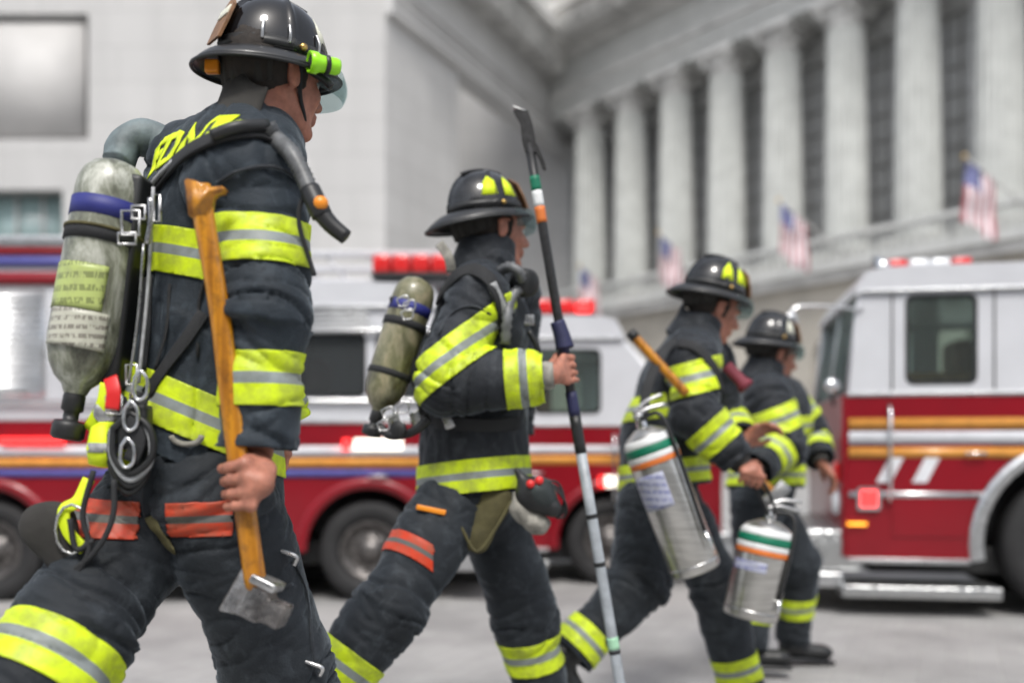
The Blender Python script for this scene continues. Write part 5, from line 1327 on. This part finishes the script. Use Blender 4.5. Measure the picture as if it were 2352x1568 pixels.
    obj('bumper', fr.box(-.12, .02, .0, 1.9, .20, .42, .02), M['alu'], t)
    lb = light_bar(t, fr, .95, 1.65, .2, 1.7, 2.145, nm='beacon', m1='lens_red', m2='lens_red', h=.16)
    obj('beacon_glow', fr.box(1.0, 1.12, .17, .20, 2.19, 2.25, .005), M['lamp_red'], lb)
    obj('side_lamp', fr.box(.66, .90, -.05, -.009, .78, .87, .008), M['lamp_white'], t); obj('side_lamp', fr.box(.91, .95, -.05, -.009, .78, .87, .008), M['lamp_red'], t)

D1 = V(-.591, .807, 0)        # direction in which the temple front recedes
D2 = V(.399, .917, 0)         # direction in which the pale building's flank recedes
def ob_dir(c, half, D, bev=0., bm=None):
    own = bm is None
    if own: bm = bmesh.new()
    N = V(D.y, -D.x, 0); add_box(bm, c, half, X=D, Y=N, Z=(0, 0, 1), bev=bev)
    if own: bmesh.ops.recalc_face_normals(bm, faces=bm.faces)
    return bm
def buildings():
    g = bmesh.new()
    for c in ((-250, -60, 0), (250, -60, 0), (250, 400, 0), (-250, 400, 0)): g.verts.new(c)
    g.faces.new(g.verts); tag(obj('ground', g, M['paving'], smooth=False), kind='structure')
    # ---- pale stone building, frontal wall and flank
    b = thing('stone_office_building', 'huge pale stone building with wide blocks filling the left half', 'building', (-12, 44, 0))
    xc = W(885, 0, 43).x
    def fn(a, z, c): return V(a, 43+c, z)
    wins = [rect(-23.5, -18.3, 14.6, 20.0), rect(-24, -19.4, 9.4, 12.4), rect(-33, -28, 14.6, 20), rect(-33, -28.6, 9.4, 12.4)]
    obj('front_wall', panel([(-60, -.1), (xc, -.1), (xc, 34), (-60, 34)], wins+[rect(-16.5, -13, 0, 6), rect(-11, -8, 0, 6)], fn, 1.2), M['pale_stone'], b, smooth=False)
    for (x0, x1, z0, z1), m in (((-23.5, -18.3, 14.6, 20.0), 'pale_stone'), ((-24, -19.4, 9.4, 12.4), 'teal_glass'), ((-33, -28, 14.6, 20), 'win_glass'), ((-33, -28.6, 9.4, 12.4), 'teal_glass'), ((-16.5, -13, 0, 6), 'win_glass'), ((-11, -8, 0, 6), 'win_glass')):
        if m == 'pale_stone':
            w = obj('window', boxr(x0-.1, x1+.1, 43.8, 43.9, z0-.1, z1+.1), M['side_stone'], b); 
            obj('blind', boxr(x0+.25, x1-.3, 43.22, 43.79, z0+.2, z1-.3), M['blind'], w)
        else:
            w = obj('window', boxr(x0-.1, x1+.1, 43.8, 43.85, z0-.1, z1+.1), M[m], b)
        bm = bmesh.new()
        for k in range(1, 4): boxr(x0+(x1-x0)*k/4-.05, x0+(x1-x0)*k/4+.05, 43.6, 43.68, z0, z1, bm=bm)
        if m != 'pale_stone': obj('window_frame', bm, M['frame_metal'], w)
        else: bm.free()
    obj('string_course', boxr(-60, xc+.1, 42.85, 42.995, 8.0, 8.5), M['pale_stone'], b)
    P0 = W(885, HZ, 43); P0.z = 0; P1 = P0+D2*(6.4/.917); Pm = P0+D2*(20.5/.917)
    def flank(Q0, Q1, z0, z1, th, m, nm, out=0.):
        c = (Q0+Q1)/2; N = V(D2.y, -D2.x, 0)
        return obj(nm, ob_dir(c+V(0, 0, (z0+z1)/2)+N*(out-th/2), ((Q1-Q0).length/2, th/2, (z1-z0)/2), D2), M[m], b, smooth=False)
    flank(P0+D2*.01, P1, -.1, 20, 1.2, 'side_stone', 'flank_wall')
    Pe = P0+D2*(20.6/.917)
    flank(P0+D2*.012, Pe, 20.003, 21.6, 1.3, 'side_stone', 'architrave', .35)
    flank(P0+D2*.012, Pe, 21.603, 24.0, 1.3, 'side_stone', 'frieze', .15)
    flank(P0+D2*.012, Pe, 24.003, 24.7, 3.0, 'cornice_stone', 'cornice', 1.7)
    flank(P0+D2*.012, Pe, 24.703, 25.3, 3.6, 'cornice_stone', 'cornice', 2.3)
    flank(P0+D2*.012, Pe, 25.303, 34, 1.3, 'side_stone', 'attic_wall', .15)
    bm = bmesh.new(); N = V(D2.y, -D2.x, 0); n = 22
    for k in range(n):
        c = P0+D2*(.6+k*1.0)+N*.85; add_box(bm, c+V(0, 0, 23.78), (.28, .7, .22), X=D2, Y=N)
    obj('modillions', bm, M['cornice_stone'], b, smooth=False)
    bm = bmesh.new()
    for k in range(3):
        q0 = P0+D2*.05+N*(.355+.0); add_box(bm, (P0+Pe)/2+N*(.36+.05*k)+V(0, 0, 20.5+.42*k), ((Pe-P0).length/2-.02, .05, .09), X=D2, Y=N)
    obj('mouldings', bm, M['side_stone'], b, smooth=False)
    # ---- plain building seen in the gap
    r = thing('set_back_building', 'plain beige stone wall in the gap left of the columns, under the cornice', 'building', (0, 66, 0))
    obj('wall', boxr(-9, 4.6, 64, 66, -.1, 32), M['pale_stone'], r, smooth=False)
    obj('plinth', boxr(-9, 4.6, 63.8, 63.99, -.1, 7), M['side_stone'], r, smooth=False)
    wd = obj('window', boxr(-3.6, -2.7, 63.93, 63.995, 9, 18), M['win_glass'], r, smooth=False); obj('window_frame', boxr(-3.7, -2.6, 63.9, 63.98, 8.8, 8.98), M['side_stone'], wd)
    # ---- plain office block behind the photographer, unseen, added to dim sky reflections
    o = thing('unseen_block_opposite', 'plain grey office block across the street, unseen behind the viewpoint, added to cut reflections', 'building', (0, -24, 0))
    wn = [rect(-38+k*4, -35.6+k*4, z, z+2.2) for k in range(20) for z in (1.2, 4.8, 8.4, 12.)]
    obj('wall', panel([(-42, -.1), (42, -.1), (42, 16), (-42, 16)], wn, lambda a, b, c: V(a, -22-c, b), .6), M['temple_stone'], o, smooth=False)
    obj('glazing', boxr(-41.5, 41.5, -23, -22.5, .3, 15.5), M['win_glass'], o, smooth=False); obj('roof', boxr(-42.3, 42.3, -34, -21.7, 16.003, 16.5), M['cornice_stone'], o, smooth=False)
    # ---- temple front with fluted columns
    t = thing('columned_building', 'grey stone exchange-like building with a row of tall fluted columns at right', 'building', (12, 55, 0))
    sp = 3.5; Ck = W(1355, HZ, 58.6); Ck.z = 0; N1 = V(-D1.y, D1.x, 0); N1 = -N1 if N1.y > 0 else N1   # towards the street
    zc0, zc1 = 9.6, 21.1
    def fl(k, z): return Ck-D1*(k*sp)+V(0, 0, z)
    for k in range(0, 11):
        c = fl(k, 0)
        bm = bmesh.new(); nf = 20; H = zc1-zc0-1.9; rows = []
        for j in range(13):
            tt = j/12; r_ = .96*(1-.14*tt**1.5); rows.append([bm.verts.new(c+V(0, 0, zc0+.7+H*tt)+(D1*math.cos(2*math.pi*i/(nf*6))+N1*math.sin(2*math.pi*i/(nf*6)))*(r_-(.085*math.sin(math.pi*((i % 6)-.5)/5) if i % 6 not in (0,) else 0))) for i in range(nf*6)])
        for A, B in zip(rows, rows[1:]):
            for i in range(nf*6): bm.faces.new((A[i], A[(i+1) % (nf*6)], B[(i+1) % (nf*6)], B[i]))
        bmesh.ops.recalc_face_normals(bm, faces=bm.faces)
        co = obj('column', bm, M['column_stone'], t, smooth=False)
        bm = ob_dir(c+V(0, 0, zc0+.2), (1.15, 1.15, .2), D1, .02)
        add_lathe(bm, [(.0, .42), (1.08, .42), (1.12, .5), (1.05, .58), (.92, .62), (.98, .7), (.86, .76), (0, .76)], c+V(0, 0, zc0), V(0, 0, 1), n=40)
        obj('column_base', bm, M['column_stone'], co)
        # bell capital with two rows of leaves, and abacus
        bm = bmesh.new(); z0 = zc1-1.25; add_lathe(bm, [(.0, 0), (.76, 0), (.80, .05), (.74, .1), (.78, .6), (.95, .95), (0, .95)], c+V(0, 0, z0), V(0, 0, 1), n=40)
        for row, (zz, rr, hh) in enumerate(((.1, .78, .42), (.42, .82, .45))):
            for i in range(8):
                a = 2*math.pi*(i+.5*row)/8; e = D1*math.cos(a)+N1*math.sin(a); s_ = D1*-math.sin(a)+N1*math.cos(a)
                base = c+V(0, 0, z0+zz)+e*rr; q = [base-s_*.26, base+s_*.26, base+s_*.22+e*.12+V(0, 0, hh), base+e*.28+V(0, 0, hh*.92), base-s_*.22+e*.12+V(0, 0, hh)]
                vs = [bm.verts.new(x) for x in q]; bm.faces.new((vs[0], vs[1], vs[2], vs[3])); bm.faces.new((vs[0], vs[3], vs[4]))
        for i in range(4):
            a = math.pi/4+math.pi/2*i; e = D1*math.cos(a)+N1*math.sin(a); add_lathe(bm, [(0, -.14), (.24, -.14), (.24, .14), (0, .14)], c+V(0, 0, z0+.78)+e*1.08, e.cross(V(0, 0, 1)), n=14)
        add_box(bm, c+V(0, 0, zc1-.14), (1.12, 1.12, .135), X=D1, Y=N1, bev=.03)
        obj('capital', bm, M['cornice_stone'], co)
    mid = fl(5.2, 0); hl = 6.4*sp
    def bar(z0, z1, out, dep, m, nm, par=t): return obj(nm, ob_dir(mid+N1*(out-dep/2)+V(0, 0, (z0+z1)/2), (hl, dep/2, (z1-z0)/2), D1), M[m], par, smooth=False)
    ar = bar(zc1+.003, zc1+.55, .95, 5.0, 'temple_stone', 'architrave'); bar(zc1+.553, zc1+1.1, 1.03, 5.08, 'temple_stone', 'architrave'); bar(zc1+1.103, zc1+1.3, 1.2, 5.2, 'cornice_stone', 'moulding')
    bar(zc1+1.303, zc1+3.2, .9, 5.0, 'temple_stone', 'frieze'); bar(zc1+3.203, zc1+3.5, 1.3, 5.3, 'cornice_stone', 'moulding'); bar(zc1+4.003, zc1+4.7, 3.0, 7, 'cornice_stone', 'cornice'); bar(zc1+4.703, zc1+5.3, 3.5, 7.5, 'cornice_stone', 'cornice'); bar(zc1+5.303, zc1+13, .4, 5, 'temple_stone', 'attic')
    bm = bmesh.new()
    for k in range(-24, 60): add_box(bm, mid+N1*1.35+D1*(k*.42-6)+V(0, 0, zc1+3.74), (.12, .35, .22), X=D1, Y=N1)
    obj('dentils', bm, M['cornice_stone'], t, smooth=False)
    bm = bmesh.new()
    for k in range(-12, 32): add_box(bm, mid+N1*2.1+D1*(k*.85-6)+V(0, 0, zc1+3.82), (.22, .75, .17), X=D1, Y=N1)
    obj('modillions', bm, M['cornice_stone'], t, smooth=False)
    # wall behind the columns with tall windows
    N_in = -N1
    def wf(a, z, c): return mid+N_in*(1.7+c)+D1*a+V(0, 0, z)
    holes = []; 
    for k in range(-6, 7): holes.append(rect(k*sp-.95+.4, k*sp+.95+.4, 10.8, 19.8))
    obj('cella_wall', panel([(-hl, 9.2), (hl, 9.2), (hl, zc1-.05), (-hl, zc1-.05)], holes, wf, .8), M['temple_dark'], t, smooth=False)
    for h in holes:
        x0, x1, z0, z1 = h[0][0], h[1][0], h[0][1], h[2][1]
        w = obj('window', panel([(x0-.05, z0-.05), (x1+.05, z0-.05), (x1+.05, z1+.05), (x0-.05, z1+.05)], [], lambda a, z, c: wf(a, z, .55+c), .05), M['win_glass'], t, smooth=False)
        bm = bmesh.new()
        for kk in range(1, 3): add_box(bm, wf(x0+(x1-x0)*kk/3, (z0+z1)/2, .5), (.05, .04, (z1-z0)/2), X=D1, Y=N1)
        for kk in range(1, 8): add_box(bm, wf((x0+x1)/2, z0+(z1-z0)*kk/8, .47), ((x1-x0)/2, .03, .05), X=D1, Y=N1)
        obj('window_frame', bm, M['frame_metal'], w, smooth=False)
    # podium: balcony ledge, balustrade, piers and doorways
    bar(9.2-.35, 9.2, 2.3, 8, 'temple_stone', 'portico_floor'); bar(8.45, 8.845, 2.0, 7, 'cornice_stone', 'moulding'); bar(9.203, 9.6, 1.3, 2.6, 'temple_stone', 'stylobate')
    bar(10.15, 10.35, 2.15, .4, 'temple_stone', 'balustrade_rail')
    bm = bmesh.new()
    for k in range(120):
        c = fl(-1.2+k*.105, 0)+N1*1.95; add_lathe(bm, [(.07, 9.2), (.11, 9.45), (.06, 9.75), (.09, 10.15)], c, V(0, 0, 1), n=8)
    obj('balusters', bm, M['temple_stone'], t)
    holes = []
    for k in range(-6, 7):
        x = k*sp+.4; holes.append([(x-1.0, .0), (x+1.0, .0)]+[(x+1.0*math.cos(a), 5.2+1.0*math.sin(a)) for a in [math.pi*i/10 for i in range(11)]])
    def pf(a, z, c): return mid+N1*(1.5-c)+D1*a+V(0, 0, z)
    obj('podium_wall', panel([(-hl, -.1), (hl, -.1), (hl, 8.44), (-hl, 8.44)], holes, pf, .9), M['podium'], t, smooth=False)
    for k in range(-6, 7):
        x = k*sp+.4; d = obj('doorway', panel([(x-1.1, .05), (x+1.1, .05), (x+1.1, 6.4), (x-1.1, 6.4)], [], lambda a, z, c: pf(a, z, .7+c), .1), M['win_glass'], t, smooth=False)
        bm = bmesh.new()
        for o in (-.5, 0, .5): add_box(bm, pf(x+o, 3.0, .62), (.05, .05, 3.0), X=D1, Y=N1)
        add_box(bm, pf(x, 2.9, .62), (1.0, .055, .07), X=D1, Y=N1); obj('door_frame', bm, M['frame_metal'], d, smooth=False)
    return fl, N1
def rect(x0, x1, y0, y1): return [(x0, y0), (x1, y0), (x1, y1), (x0, y1)]
def flags():
    G = 'flags on angled poles along the columned building'
    spots = [((2215, 360), (2360, 475), 33.5, 'largest flag, on the pole nearest the right edge, before the columns'), ((1788, 460), (1915, 565), 41, 'flag on the angled pole above the farthest firefighter'), ((1512, 535), (1590, 600), 48, 'flag on the angled pole left of the leaning firefighter\'s helmet'), ((1330, 610), (1392, 655), 52, 'smallest striped flag, right beside the hook pole')]
    for k, (a, b, Y, lab) in enumerate(spots):
        tip = W(*a, Y); N = V(.3, .9, 0).normalized(); base = W(b[0], b[1], Y+1.5); d = (tip-base).normalized(); L = (tip-base).length
        t = thing('flag', lab, 'flag', base, G)
        obj('flag_pole', tube([base-d*1.0, base, tip], .045, n=8), M['pole_metal'], t); 
        bm = bmesh.new(); bmesh.ops.create_uvsphere(bm, u_segments=12, v_segments=8, radius=.09, matrix=Matrix.Translation(tip)); obj('finial', bm, M['brass'], t)
        # cloth hangs from the pole in slack vertical folds
        nx, ny = 60, 39; hoist = min(1.5, L*.62); bm = bmesh.new(); grid = []
        for i in range(nx+1):
            u = i/nx; row = []
            for j in range(ny+1):
                v = j/ny       # along the pole
                top = tip-d*(.15+hoist*v)
                drop = 2.1*u
                wv = .16*math.sin(u*9+v*3+k)*u**.5+.1*math.sin(v*14+u*4+k*2)
                p = top+V(0, 0, -drop)+V(-.12*u+.20*math.sin(v*6+k)*u, wv*.5, 0)-V(d.x*.35*u*(v-.3), 0, 0)
                row.append(bm.verts.new(p))
            grid.append(row)
        ms = [M['flag_red'], M['flag_white'], M['flag_blue']]
        for i in range(nx):
            for j in range(ny):
                f = bm.faces.new((grid[i][j], grid[i+1][j], grid[i+1][j+1], grid[i][j+1])); s = j//3
                f.material_index = s % 2
                if i < nx*.4 and j < 21:
                    f.material_index = 1 if (i % 4 == 2 and j % 4 == (1 if (i//4) % 2 else 3)) else 2
        obj('flag_cloth', bm, ms, t)
def podium_mat():
    M['podium'] = mat('podium_stone', (.42, .39, .34), .75, var=.22, vscale=.6, bump=.3, bscale=4)
def world_and_light():
    sc = bpy.context.scene
    w = bpy.data.worlds.new("World"); sc.world = w; w.use_nodes = True; nt = w.node_tree
    sky = nt.nodes.new('ShaderNodeTexSky'); sky.sky_type = 'NISHITA'; sky.sun_disc = False
    el, az = R(56), R(178)
    sky.sun_elevation = el; sky.sun_rotation = az; sky.air_density = 1.; sky.dust_density = 3.; sky.ozone_density = .6
    hs = nt.nodes.new('ShaderNodeHueSaturation'); hs.inputs['Saturation'].default_value = .35
    bg = nt.nodes['Background']; bg.inputs[1].default_value = .15
    nt.links.new(sky.outputs[0], hs.inputs['Color']); nt.links.new(hs.outputs[0], bg.inputs[0])
    l = bpy.data.lights.new('sun', 'SUN'); l.energy = 1.35; l.angle = R(11); l.color = (1, .97, .92)
    o = bpy.data.objects.new('sun', l); C.objects.link(o)
    d = V(math.sin(az)*math.cos(el), math.cos(az)*math.cos(el), math.sin(el))   # towards the sun
    o.rotation_euler = d.to_track_quat('Z', 'Y').to_euler(); o.location = d*30
    cam = bpy.data.cameras.new('camera'); co = bpy.data.objects.new('camera', cam); C.objects.link(co)
    co.location = (0, 0, CAMZ); co.rotation_euler = (R(90), 0, 0); cam.lens = 35; cam.sensor_width = 36; cam.shift_y = 256/2352
    cam.clip_start = .05; cam.clip_end = 800
    cam.dof.use_dof = True; cam.dof.focus_distance = 2.2; cam.dof.aperture_fstop = FSTOP; cam.dof.aperture_blades = 0
    sc.camera = co
    sc.view_settings.view_transform = 'Standard'; sc.view_settings.look = 'None'; sc.view_settings.gamma = 1
    sc.view_settings.exposure = EXPO; sc.view_settings.use_curve_mapping = False
FSTOP = 1.3; EXPO = .68
setup_mats(); extra_mats(); place_mats(); podium_mat(); world_and_light()
buildings(); flags(); trucks()
person_one(); make_two(); make_three(); make_four()
